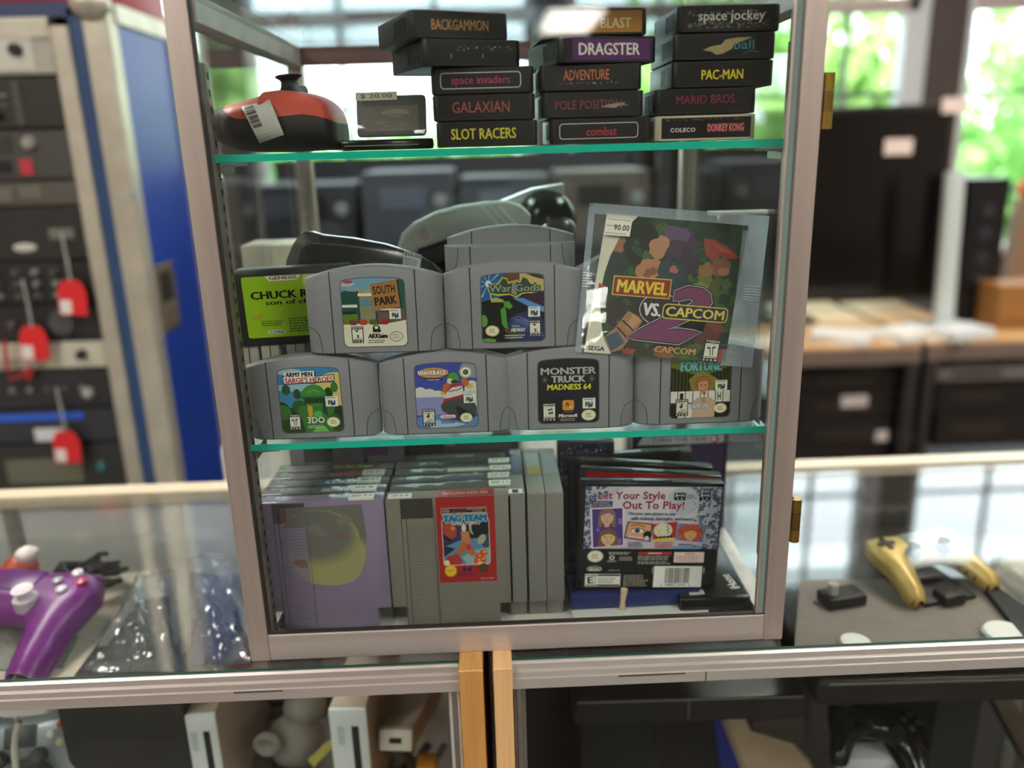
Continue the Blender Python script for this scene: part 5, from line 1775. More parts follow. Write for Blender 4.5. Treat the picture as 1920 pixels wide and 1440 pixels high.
def lab_tide(a):
    a.rect(0, 0, 100, 100, '#2c2534'); a.poly([(2, 9), (8, 1), (97, 1), (97, 8), (94, 9)], '#b5b5ba'); a.text('TURN THE TIDE', 17, 2.4, 78, 6.8, '#6a6c74', bold=.035); a.ell(87, 5.4, 5, 3.6, '#9a4440'); a.ell(86, 5.2, 3, 2.4, '#d8c8c4'); a.poly([(4, 14), (40, 12), (60, 9.5), (62, 20), (4, 24)], '#3a3436'); a.poly([(36, 14), (60, 10), (62, 17)], '#8d8d92'); a.rect(62, 9, 97, 60, '#3a2f52')


A, B = at(1186, 815, y=.2), at(1366, 808, y=.2)
slim_case(((A.x+B.x)/2, .2, BZ), (0, 0, 0), B.x-A.x, A.z-BZ, .014, 'dark case with a grey title band at the rear, behind the black cases', lab_tide, body=P('#26222c', .25))
t = thing('flat_box', 'flat black glossy box with white lettering on its lid, beside the slotted standard', 'box', (.1945, .0335, BZ), (0, 0, math.radians(-.6)))
mb = M(); mb.box(-.035, .035, 0, .150, 0, .0195, P('#0f0f11', .22), .003, 3); mb.build('body', t, smooth=30)
mb = M()
a = Art(mb, (.018, .012, .0197), (-.005, .030, 0), (.012, .002, 0), gloss=.3)
a.text('iHome', 4, 8, 96, 92, '#dcd9d2', bold=.01)
mb.build('lettering', t)
mb = M(); a = Art(mb, (-.024, .015, .0197), (.015, .001, 0), (0, -.010, 0), col='#c8ccd0', gloss=.4); a.fine(10, 15, 90, 85, 4, '#7a8088', 2); mb.build('sticker', t)

# ------------------------------------------------------------------ things inside the counters
def cap(x, y, ax, ay, bx, by, ra, rb):
    dx, dy = bx-ax, by-ay
    t_ = max(0, min(1, ((x-ax)*dx+(y-ay)*dy)/(dx*dx+dy*dy)))
    return math.hypot(x-ax-dx*t_, y-ay-dy*t_)-(ra+(rb-ra)*t_)


def smin(a, b, k):
    h = max(k-abs(a-b), 0)/k
    return min(a, b)-h*h*k*.25


def gamepad(loc, rot, s, label, body, stick=RUBBER, pad=None, buttons=('#333333',)*4, grip=.062, group=None):
    t = thing('game_controller', label, 'game controller', loc, rot, group)

    def sd(x, y):
        d = cap(x, y, -.045, .006, .045, .006, .030, .030)
        for q in (-1, 1):
            d = smin(d, cap(x, y, q*.050, .006, q*.064, -grip, .025, .0165), .022)
        return d
    mb = M()
    mb.inflate(sd, -.085, .085, -.085, .045, 44, 34, .017, .018, .022, body, zoff=lambda x, y: -.008*max(0, -y/.06)**1.5)
    mb.bm.transform(Matrix.Scale(s, 4)); mb.build('shell', t, smooth=70)
    for q in (-1, 1):
        mb = M(); mb.lathe([(.0001, .008), (.0105, .008), (.0105, .0185), (.0065, .0195), (.006, .024), (.009, .0265), (.0092, .028), (.0001, .027)], stick, 20, Matrix.Translation((q*.026, -.014, 0)))
        mb.bm.transform(Matrix.Scale(s, 4)); mb.build('thumbstick', t, smooth=40)
    mb = M()
    for a_, b_ in (((-.004, .004), (-.013, .013)), ((-.013, .013), (-.004, .004))):
        mb.box(-.052+a_[0], -.052+a_[1], .012+b_[0], .012+b_[1], .012, .0195, stick, .001)
    mb.bm.transform(Matrix.Scale(s, 4)); mb.build('direction_pad', t, smooth=30)
    for k, (u, v) in enumerate(((0, .012), (.012, 0), (0, -.012), (-.012, 0))):
        mb = M(); mb.lathe([(.0001, .012), (.0052, .012), (.005, .0195), (.0001, .021)], P(buttons[k], .3), 14, Matrix.Translation((.052+u, .012+v, 0)))
        mb.bm.transform(Matrix.Scale(s, 4)); mb.build('button', t, smooth=40)
    for q in (-1, 1):
        mb = M(); mb.box(q*.05-.017, q*.05+.017, .026, .040, -.006, .007, body, .005, 3)
        mb.bm.transform(Matrix.Scale(s, 4)); mb.build('shoulder_button', t, smooth=40)
    mb = M(); mb.box(-.022, .022, -.004, .026, .010, .0185, pad or body, .003)
    mb.bm.transform(Matrix.Scale(s, 4)); mb.build('centre_pad', t, smooth=40)
    return t


SHZ = -.058
pts = [at(*p, z=SHZ) for p in ((-60, 1290), (128, 1285), (282, 1074), (-60, 1084))]
mb = M()
mb.prism([(max(-1.33, p.x), max(.032, min(.395, p.y))) for p in pts], SHZ+.0002, SHZ+.0016, P('#c9bfae', .8, noise=.08, scale=200), axis='z')
o = mb.build('cardboard_sheet'); tag(o, 'cream cardboard sheet under the purple controller on the counter glass shelf', 'cardboard')
mb = M()
q0 = at(-40, 1262, z=SHZ); q1 = at(118, 1256, z=SHZ); q2 = at(150, 1196, z=SHZ); q3 = at(-40, 1186, z=SHZ)
mb.prism([(p.x, max(.034, p.y)) for p in (q0, q1, q2, q3)], SHZ+.0018, SHZ+.003, P('#8f9088', .8, noise=.45, scale=420), axis='z')
o = mb.build('mesh_mat'); tag(o, 'grey mesh mat in front of the purple controller', 'mat')
p = at(14, 1142, z=SHZ+.028)
gamepad((p.x+.008, p.y+.004, SHZ+.034), (math.radians(8), 0, math.radians(-10)), 1.22, 'translucent purple game controller on the cream sheet in the counter', P('#7d2c86', .33, noise=.15, scale=30), pad=P('#5a2a6a', .3), buttons=('#d8d2d8', '#b03a5a', '#c8c2d0', '#8a8f98'), stick=P('#c9c2c8', .4), grip=.078)
p = at(22, 1092, z=SHZ+.03)
t = thing('arcade_joystick', 'red ball-top joystick with a white cap beside the purple controller', 'joystick', (p.x, p.y+.02, SHZ+.0018))
mb = M(); mb.box(-.05, .05, -.02, .02, 0, .018, P('#1c1b1d', .5), .003); mb.build('base', t, smooth=30)
mb = M(); mb.ell((0, 0, .034), (.021, .021, .018), P('#c8503a', .35), 20, 12); mb.build('ball_top', t, smooth=60)
mb = M(); mb.ell((.010, .004, .052), (.014, .014, .010), P('#d8cfc8', .5), 16, 10); mb.build('cap', t, smooth=60)
mb = M()
c = at(158, 1100, z=SHZ+.02)
r = random.Random(3)
for k in range(9):
    pp = []
    a0 = r.random()*6; ra = r.uniform(.024, .040); rb = r.uniform(.018, .03); h0 = r.uniform(.008, .034); tl = r.uniform(-.5, .5)
    for i in range(22):
        an = a0+i*.33
        pp.append((c.x+ra*math.cos(an)+r.uniform(-.003, .003), c.y+.02+rb*math.sin(an)+r.uniform(-.003, .003), max(SHZ+.006, SHZ+h0+.012*math.sin(an*1.4+tl))))
    mb.tube(pp, .0032, P('#191a1a', .6), 7)
bmesh.ops.translate(mb.bm, verts=mb.bm.verts[:], vec=(0, 0, 0))
o = mb.build('cable_bundle', smooth=60); tag(o, 'tangled black cable bundle behind the purple controller', 'cable')
mb = M(); pp = [at(q[0], q[1], z=SHZ+.03) for q in ((72, 1108), (76, 1094), (86, 1084), (100, 1092), (118, 1100))]
mb.tube(pp, .0022, P('#c9a25a', .5), 8); o = mb.build('cable_tie', smooth=60); tag(o, 'short tan cord arching over the purple controller buttons', 'cord')


def crumple(px, z, hgt, seed, mat, n=26, ymin=.036):
    """a crumpled sheet over a heap: px = outline quad in photo points on the shelf"""
    r_ = random.Random(seed)
    q = [at(*p_, z=z) for p_ in px]
    ph = [(r_.uniform(3, 11), r_.uniform(3, 11), r_.uniform(0, 6), r_.uniform(.3, 1)) for _ in range(9)]
    mb_ = M()
    G = []
    for j in range(n+1):
        v = j/n
        row = []
        for i in range(n+1):
            u = i/n
            P_ = (q[0]*(1-u)+q[1]*u)*(1-v)+(q[3]*(1-u)+q[2]*u)*v
            e = min(1, 5*min(u, 1-u, v, 1-v))
            w = sum(a_*abs(math.sin(fx*u+fy*v+p0)) for fx, fy, p0, a_ in ph)/5
            row.append(Vector((P_.x, max(ymin, min(.398, P_.y)), z+.0012+hgt*e*(.35+w*.65)+.0015*r_.random())))
        G.append(row)
    for j in range(n):
        for i in range(n):
            mb_.face([G[j][i], G[j][i+1], G[j+1][i+1], G[j+1][i]], mat)
    bmesh.ops.remove_doubles(mb_.bm, verts=mb_.bm.verts[:], dist=1e-6)
    return mb_


FOIL = glass_mat('crinkled_bag', (.90, .92, .95), f0=.14, haze=.05, haze_col=(.8, .86, .95), rough=.16, bump=1.0)
t = thing('plastic_bag', 'crinkled clear plastic bag over dark goods, nearest the cream sheet in the counter', 'plastic bag', (0, 0, 0), group='crinkled plastic bags on the counter glass shelf')
mb = crumple(((150, 1262), (345, 1262), (330, 1070), (262, 1096)), SHZ, .030, 5, FOIL); mb.build('film', t, smooth=25)
mb = crumple(((165, 1262), (330, 1262), (318, 1120), (262, 1130)), SHZ, .016, 6, P('#1c1c22', .5)); mb.build('contents', t, smooth=30)
t = thing('plastic_bag', 'crinkled clear plastic bag of navy goods beside the cabinet door frame', 'plastic bag', (0, 0, 0), group='crinkled plastic bags on the counter glass shelf')
mb = crumple(((352, 1250), (475, 1246), (452, 1048), (350, 1052)), SHZ, .036, 8, FOIL); mb.build('film', t, smooth=25)
mb = crumple(((358, 1250), (475, 1246), (452, 1080), (356, 1075)), SHZ, .022, 9, P('#1c2250', .6)); mb.build('contents', t, smooth=30)

# right-hand counter, upper shelf
mb = M(); q = [at(*p_, z=SHZ) for p_ in ((1490, 1262), (1930, 1262), (1870, 1085), (1500, 1090))]
mb.prism([(p_.x, max(.034, min(.39, p_.y))) for p_ in q], SHZ+.0002, SHZ+.002, P('#8b8079', .8, noise=.06, scale=120), axis='z')
o = mb.build('display_pad'); tag(o, 'grey-brown display pad under the gold controller', 'mat')
p = at(1722, 1040, z=SHZ+.03)
t = thing('controller_stand', 'low black stand under the gold controller', 'stand', (p.x-.002, p.y-.020, SHZ+.0021), (0, 0, math.radians(12)))
mb = M(); mb.box(-.035, .035, -.045, .03, 0, .006, BLK, .002); mb.box(-.014, .014, -.052, -.030, .0, .014, BLK, .003); mb.box(-.02, .02, -.01, .022, .006, .016, BLK, .003); mb.build('base', t, smooth=30)
GOLD = P('#cfb068', .42, .35, noise=.06, scale=30)
gamepad((p.x, p.y, SHZ+.0330), (math.radians(10), 0, math.radians(14)), .80, 'gold game controller on a black stand in the counter', GOLD, stick=P('#1d2224', .5), pad=P('#8f9691', .3), buttons=('#d8c48a', '#c86a4a', '#d8c48a', '#c8b070'), grip=.070)
p = at(1578, 1118, z=SHZ+.01)
t = thing('adapter', 'small black adapter box beside the gold controller', 'adapter', (p.x, p.y, SHZ+.0021), (0, 0, .2))
mb = M(); mb.box(-.024, .024, -.014, .014, 0, .014, BLK, .003); mb.build('body', t, smooth=30)
mb = M(); mb.lathe([(.0001, 0), (.006, 0), (.006, .012), (.0001, .013)], P('#b9b0a8', .4), 14, Matrix.Translation((-.012, 0, .014))); mb.build('knob', t, smooth=40)
mb = crumple(((1838, 1100), (1960, 1190), (1990, 1075), (1872, 1022)), SHZ, .034, 12, P('#b9b4ac', .9, noise=.45, scale=60, stretch=(2, .25, 1), bump=.6)); o = mb.build('streaked_heap', smooth=60); tag(o, 'grey and white streaked heap at the end of the counter', 'textile')  # crumpled sheet streaked grey and white by stretched noise
mb = M(); q = [at(*p_, z=SHZ) for p_ in ((1920, 1215), (2000, 1215), (1880, 1095), (1828, 1095))]
mb.prism([(p_.x, p_.y) for p_ in q], SHZ+.0022, SHZ+.010, BLK, axis='z', bev=.001); o = mb.build('tray_edge'); tag(o, 'black slanting strip between the gold controller and the streaked heap', 'strip')
for px, py, r_, lb in ((1604, 1207, .0165, 'flat round white disc near the cabinet, at the counter front edge'), (1888, 1190, .024, 'larger round white disc farther from the cabinet, at the counter front edge')):
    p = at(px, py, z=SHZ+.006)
    t = thing('white_disc', lb, 'puck light', (p.x, max(.060, p.y), SHZ+.0003), group='round white discs at the counter front')  # plain white disc with a steel rim
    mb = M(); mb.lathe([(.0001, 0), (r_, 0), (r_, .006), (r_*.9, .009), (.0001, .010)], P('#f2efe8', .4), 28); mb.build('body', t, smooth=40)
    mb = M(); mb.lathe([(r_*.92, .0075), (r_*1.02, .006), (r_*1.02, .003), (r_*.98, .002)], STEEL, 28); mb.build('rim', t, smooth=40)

# lower compartments (seen through the counters' glass fronts)
DK = -.62


def wii(loc, rot, label, h=.157, d=.215, w=.044, side='#b5a390'):  # tan default paints the shade on a white console's sides into its shell
    t = thing('game_console', label, 'game console', loc, rot, 'upright white consoles in the counter')
    mb = M(); mb.box(-w/2, w/2, .003, d, 0, h, P(side, .45, noise=.05), .003); mb.build('shell', t, smooth=30)
    mb = M(); mb.box(-w/2, w/2, -.0005, .004, 0, h, P('#e9eef0', .35), .0015); mb.build('front_panel', t, smooth=30)
    mb = M(); mb.box(w*.08, w*.27, -.0012, .0, h*.05, h*.86, P('#2a2d30', .4)); mb.build('disc_slot', t)
    mb = M(); mb.box(-w*.3, -w*.12, -.001, .0, h*.7, h*.86, P('#c9d6da', .4)); mb.build('button', t)
    return t


def prop(x0, x1, z1, y, mbb=None):
    return None


YW = .104
A = at(371, 1340, y=YW); B = at(650, 1330, y=YW)
zt_ = A.z-.157
t = thing('riser_block', 'grey riser block at the bottom of the counter under the white consoles', 'riser', ((A.x+B.x)/2, YW, DK))
mb = M(); hw_ = (B.x-A.x)/2+.016; mb.box(-hw_, hw_, .004, .19, 0, zt_-.0005-DK, P('#6d6a66', .6, noise=.05), .002); mb.build('body', t)
wii((A.x, YW, zt_), (0, 0, math.radians(2)), 'upright white console with a black slot, beside the big black box', w=.036)
wii((B.x, YW, zt_), (0, 0, math.radians(-3)), 'upright white console with a black slot, nearest the wooden end boards', h=B.z-zt_, w=.042)
A, B = at(104, 1325, y=.10), at(341, 1325, y=.10)
t = thing('electronics_box', 'big matt black box in the counter between the grey controller and a white console', 'box', ((A.x+B.x)/2, .10, DK), (0, 0, 0))
mb = M(); mb.box(-(B.x-A.x)/2, (B.x-A.x)/2, 0, .05, 0, -.072-DK, P('#33312f', .55, noise=.05), .004); mb.build('shell', t, smooth=30)
mb = M(); mb.box(-(B.x-A.x)/2+.01, (B.x-A.x)/2-.01, -.0006, .0, -.16-DK, -.11-DK, P('#33312f', .4)); mb.build('front_panel', t)
# flat player on top of console one and the box behind
A, B = at(338, 1320, y=.31), at(586, 1312, y=.31)
t = thing('disc_player', 'flat black disc player with pale lettering lying behind the first white console', 'disc player', ((A.x+B.x)/2, .31, A.z-.012))
wq = (B.x-A.x)/2
mb = M(); mb.box(-wq, wq, 0, .085, 0, .036, BLK, .002); mb.build('shell', t, smooth=30)
mb = M(); mb.box(-wq+.004, wq-.004, -.001, 0, .003, .026, P('#141414', .3)); mb.fpts = None
a = front_art(mb, -wq+.006, wq-.006, .004, .022, -.0012, gloss=.4)
a.rect(58, 38, 64, 62, '#c9a98a'); a.rect(92, 34, 98, 62, '#c9a98a'); a.fine(70, 36, 88, 64, 2, '#b9b6ae', 5); a.fine(20, 50, 50, 70, 1, '#6a6862', 6)
mb.build('front_panel', t)
mb = M(); mb.box((A.x+B.x)/2-wq*.8, (A.x+B.x)/2+wq*.8, .325, .39, DK, A.z-.0125, P('#7d766f', .6)); o = mb.build('carton'); tag(o, 'plain grey-brown carton under the flat disc player', 'box')
p = at(34, 1412, y=.085)
t = gamepad((p.x-.01, p.y+.03, p.z-.012), (math.radians(62), 0, math.radians(6)), .80, 'silver-grey game controller propped up with a white cord, at the counter corner', P('#8d949a', .35, .3, noise=.05), pad=P('#4a4e52', .3), buttons=('#b5563a', '#8ab0b8', '#b8b88a', '#c9cdd0'), stick=P('#3a3d40', .5))
mb = M(); mb.box(p.x-.08, p.x+.05, .07, .16, DK, p.z-.072, P('#55524e', .6)); o = mb.build('carton'); tag(o, 'dark grey carton under the silver-grey controller', 'box')
mb = M(); mb.tube([at(*q_, y=.068) for q_ in ((30, 1440), (27, 1400), (30, 1372), (36, 1352), (30, 1345))], .0035, P('#d8d6cc', .5), 8)
o = mb.build('cord', smooth=60); tag(o, 'white cord looped over the silver-grey controller', 'cord')
# grey rounded controllers with cords
GCG = P('#8b8680', .45, noise=.05)
t = thing('game_controller', 'grey round-handled game controller hanging among cords between the white consoles', 'game controller', (0, 0, 0))
c0 = at(545, 1395, y=.15)
mb = M()
mb.ell((c0.x, .17, c0.z-.01), (.034, .03, .032), GCG, 24, 14); mb.ell((c0.x+.012, .185, c0.z+.026), (.026, .026, .022), GCG, 24, 14)
mb.build('shell', t, smooth=60)
mb = M(); q = at(503, 1390, y=.14); mb.lathe([(.0001, 0), (.014, 0), (.0165, .006), (.012, .010), (.006, .008), (.0001, .004)], GCG, 22, Matrix.Translation((q.x, .14, q.z)) @ Matrix.Rotation(PI/2, 4, 'X')); mb.build('thumbstick', t, smooth=40)
mb = M(); mb.tube([at(*q_, y=.19) for q_ in ((520, 1440), (500, 1400), (515, 1360), (545, 1345), (575, 1360), (590, 1400), (585, 1440))], .006, P('#77706a', .5), 10); mb.build('cord', t, smooth=60)
mb = M(); q = [at(*q_, y=.12) for q_ in ((577, 1425), (620, 1388), (626, 1400), (588, 1440))]
mb.prism([(p_.x, p_.z) for p_ in q], .12, .1225, P('#b8b35a', .6), bev=.0004); o = mb.build('paper_tag'); tag(o, 'yellow-green paper tag beside the second white console', 'tag')
A, B = at(742, 1388, y=.12), at(800, 1290, y=.30)
t = thing('remote', 'white slim remote tilted up beside the second white console', 'remote control', A, (0, 0, 0))
dirv = (B-A); L_ = dirv.length
mt_ = dirv.to_track_quat('Y', 'Z').to_matrix().to_4x4()
t.rotation_euler = mt_.to_euler()
mb = M(); mb.box(-.021, .021, 0, L_, -.014, .014, P('#b3a28c', .4, noise=.05), .006, 3); mb.build('shell', t, smooth=40)
mb = M(); mb.box(-.019, .019, -.001, .002, -.012, .012, P('#e3ddd4', .4), .005, 3); mb.build('end_cap', t, smooth=40)
mb = M(); mb.box(-.007, .007, -.0022, 0, -.003, .003, P('#17120e', .5)); mb.build('socket', t)
mb = M()
r = random.Random(8)
for k in range(5):
    pp = [at(740+k*20+14*math.sin(i*.7+k), 1462-i*13, y=.19+.025*k) for i in range(6)]
    mb.tube(pp, .009-.001*k, P(['#6d6a5e', '#57544c', '#7a7668', '#5f5a50', '#8a7f6c'][k], .6, noise=.1), 9)
o = mb.build('cord_bundle', smooth=60); tag(o, 'olive-grey cords bunched under the tilted white remote', 'cord')
mb = M(); q = at(800, 1440, y=.14); mb.box(q.x-.012, q.x+.012, .135, .16, q.z-.05, q.z+.006, P('#c8862a', .5), .003); o = mb.build('game_case', smooth=30); tag(o, 'orange case edge under the olive-grey cords', 'game case')

# right counter: black electronics
A, B = at(1078, 1345, y=.05), at(1508, 1318, y=.05)
t = thing('game_console', 'flat black console with a squared front, left of the rounded black one in the counter', 'game console', ((A.x+B.x)/2, .05, A.z-.012), (0, math.radians(1.0), 0))
wq = (B.x-A.x)/2
mb = M(); mb.box(-wq, wq, 0, .24, 0, .030, P('#211f1d', .4), .003); mb.build('shell', t, smooth=30)
mb = M(); mb.box(-wq+.002, wq-.002, -.0006, .001, .0262, .0284, P('#6a6660', .3)); mb.build('trim_strip', t)
mb = M(); mb.box(-.003, .0, -.001, .0, .004, .026, P('#4a4744', .4)); mb.build('seam', t)
mb = M(); mb.box((A.x+B.x)/2-wq*.9, (A.x+B.x)/2-wq*.2, .10, .3, DK, A.z-.0135, P('#161515', .6)); o = mb.build('electronics_box'); tag(o, 'dark box under the squared black console', 'box')
A, B = at(1530, 1312, y=.04), at(1990, 1290, y=.04)
t = thing('game_console', 'flat black console with a rounded front corner, at the far end of the counter', 'game console', ((A.x+B.x)/2, .04, A.z-.014), (0, math.radians(1.0), 0))
wq = (B.x-A.x)/2
mb = M(); mb.box(-wq, wq, 0, .24, 0, .034, P('#26231f', .4), .009, 4); mb.build('shell', t, smooth=40)
mb = M(); mb.box(-wq+.012, wq-.012, -.0006, .001, .0285, .0305, P('#8a857c', .3)); mb.build('trim_strip', t)
mb = M(); mb.box((A.x+B.x)/2+.05, (A.x+B.x)/2+wq*.8, .12, .3, DK, A.z-.0155, P('#161515', .6)); o = mb.build('electronics_box'); tag(o, 'dark box under the rounded black console', 'box')
p = at(1650, 1372, y=.14)
t = gamepad((p.x, p.y+.01, p.z), (math.radians(25), math.radians(10), math.radians(-10)), .72, 'glossy black game controller leaning below the rounded black console', P('#101012', .15), pad=P('#1a1a1c', .2))
p = at(1655, 1440, y=.16)
q = [at(*q_, y=.22) for q_ in ((1352, 1342), (1424, 1340), (1530, 1450), (1370, 1450))]
mb = M(); mb.prism([(p_.x, p_.z) for p_ in q], .22, .245, P('#cbb596', .6, noise=.04), bev=.001)
o = mb.build('paper_bag', smooth=30); tag(o, 'plain cream paper bag below the squared black console', 'bag')
q = [at(*q_, y=.20) for q_ in ((1338, 1350), (1352, 1350), (1392, 1450), (1352, 1450))]
mb = M(); mb.prism([(p_.x, p_.z) for p_ in q], .2, .215, P('#1d2f86', .5), bev=.001); o = mb.build('book'); tag(o, 'thin blue book leaning against the cream paper bag', 'book')
q = [at(*q_, y=.17) for q_ in ((1412, 1352), (1510, 1345), (1512, 1372), (1500, 1400), (1408, 1372))]
mb = M(); mb.prism([(p_.x, p_.z) for p_ in q], .17, .21, P('#4a3f38', .5), bev=.002); o = mb.build('charger', smooth=30); tag(o, 'brown-black charger block above the cream paper bag', 'charger')
q = [at(*q_, y=.13) for q_ in ((1578, 1424), (1676, 1424), (1692, 1452), (1574, 1452))]
mb = M(); mb.prism([(p_.x, p_.z) for p_ in q], .13, .16, P('#c9ccd2', .5), bev=.001); o = mb.build('white_box', smooth=30); tag(o, 'white box edge below the glossy black controller', 'box')
q = [at(*q_, y=.2) for q_ in ((1862, 1312), (1900, 1308), (1960, 1420), (1930, 1440))]
mb = M(); mb.prism([(p_.x, p_.z) for p_ in q], .2, .23, P('#4d4034', .6), bev=.002); o = mb.build('wooden_bar', smooth=30); tag(o, 'brown slanting bar under the far end of the rounded console', 'bar')
for k, (px, py0, py1) in enumerate(((1137, 1392, 1432), (1156, 1368, 1428))):
    mb = M(); mb.tube([at(px, py0, y=.14), at(px-1, (py0+py1)/2, y=.137), at(px+1, py1, y=.14)], .003, P('#9c8f76', .5), 8)
    o = mb.build('cable', smooth=60); tag(o, ['short tan cable end in the dark of the counter, the lower of two', 'short tan cable end in the dark of the counter, the upper of two'][k], 'cable')

# ------------------------------------------------------------------ equipment rack behind the counter, door-frame side
RY = .9
ALUW = P('#c8c2b2', .4, .55, noise=.1, scale=18)
BLUE = P('#1f3f9c', .38, noise=.05, scale=8)
t = thing('equipment_rack', 'blue road-case equipment rack with pale metal edging, left of the cabinet', 'equipment rack', (-.95, RY+.25, FLZ))
def rk(mbb, nm, **k):
    o = mbb.build(nm, t, **k); o.location = (.95, -RY-.25, -FLZ); return o
RZ = .715
mb = M(); mb.box(-1.27, -1.235, RY-.004, RY+.03, FLZ, RZ, ALUW, .003); rk(mb, 'edge_rail')
mb = M(); mb.box(-.765, -.733, RY-.006, RY+.03, FLZ, .675, ALUW, .003); rk(mb, 'edge_rail')
mb = M(); mb.box(-.709, -.664, RY-.004, RY+.04, FLZ, RZ, ALUW, .004); rk(mb, 'corner_rail')
mb = M(); mb.box(-.733, -.709, RY, RY+.03, FLZ, RZ-.01, P('#2d4a78', .45)); rk(mb, 'blue_strip')
mb = M(); mb.box(-1.235, -.765, RY-.006, RY+.03, .655, .690, ALUW, .003); rk(mb, 'cross_rail')
mb = M(); mb.box(-1.235, -.709, RY, RY+.03, .690, RZ, P('#39466e', .5)); rk(mb, 'blue_strip')
mb = M(); mb.box(-.676, -.6655, RY+.03, RY+.30, FLZ, RZ-.02, BLUE); rk(mb, 'side_panel', label='glossy blue side panel')
mb = M(); mb.box(-.680, -.660, RY+.03, RY+.31, RZ-.035, RZ, ALUW, .003); rk(mb, 'edge_rail')
mb = M(); mb.box(-.680, -.660, RY+.28, RY+.31, FLZ, RZ-.035, ALUW, .003); rk(mb, 'edge_rail')
mb = M(); mb.box(-1.26, -.68, RY+.03, RY+.30, RZ-.02, RZ-.004, BLUE); rk(mb, 'top_panel')
mb = M(); mb.box(-1.26, -.68, RY+.28, RY+.30, FLZ, RZ-.02, P('#20242c', .6)); rk(mb, 'rear_panel')
mb = M(); mb.ell((-.69, RY+.0, RZ-.006), (.035, .03, .028), ALUW, 16, 10); rk(mb, 'ball_corner', smooth=60)
# recessed latch on the side panel
def side_at(px, py):
    o = Vector((CX, CY, CZ)); d = at(px, py, y=1.0)-o
    t_ = (-.6655-o.x)/d.x
    return o+d*t_
A, B = side_at(286, 500), side_at(338, 608)
yl0, yl1, zl0, zl1 = min(A.y, B.y), max(A.y, B.y), min(A.z, B.z), max(A.z, B.z)
mb = M()
mb.box(-.6656, -.6630, yl0, yl1, zl0, zl1, P('#8d826e', .4, .6, noise=.1), .001)
mb.box(-.6632, -.6615, yl0+(yl1-yl0)*.2, yl1-(yl1-yl0)*.25, zl0+(zl1-zl0)*.45, zl1-(zl1-zl0)*.12, P('#3d3a33', .5, .5))
mb.box(-.6632, -.6600, yl0+(yl1-yl0)*.1, yl1-(yl1-yl0)*.1, zl0+(zl1-zl0)*.08, zl0+(zl1-zl0)*.38, P('#a89a80', .35, .7), .001)
rk(mb, 'latch', label='recessed metal latch')
mb = M()
for px, py in ((303, 642), (340, 860), (250, 368)):
    c = side_at(px, py); mb.ell((-.6650, c.y, c.z), (.002, .008, .008), P('#9aa0b0', .4, .6), 12, 8)
rk(mb, 'rivet')
mb = M(); mb.box(-1.1, -.664, RY+.02, RY+.29, RZ+.0005, RZ+.17, P('#a5182c', .5, noise=.05), .004); o = mb.build('storage_box', smooth=30); tag(o, 'red box lying on top of the blue equipment rack', 'box')

ys = [62, 142, 242, 338, 388, 490, 572, 640, 694, 768, 832, 930, 1010]
styles = [('#b9b6aa', 'white', 'white-faced rack unit at the top of the blue rack'),
          ('#2c2b26', 'deck', 'black cassette deck with a tall slot in the upper rack'),
          ('#4a4846', 'vhs', 'grey tape deck with a red light in the upper rack'),
          ('#5a5650', 'patch', 'brown-grey patch panel with pale patches under the tape deck'),
          ('#2b2a28', 'amp', 'black amplifier with one pale oval badge'),
          ('#232323', 'knobs', 'black mixer with three rows of small knobs'),
          ('#262626', 'dial', 'black rack unit with one large grey dial'),
          ('#cfcbb9', 'plate', 'cream rack unit with a dark round socket'),
          ('#2a2a2c', 'leds', 'black rack unit with blue and pink lights'),
          ('#33343a', 'bar', 'dark rack unit with a bright blue bar'),
          ('#2f2f2d', 'lcd', 'dark rack unit with a dull green-grey display'),
          ('#1a1a1b', 'low', 'black rack unit at the counter rail, with tiny coloured lights')]
r = random.Random(21)
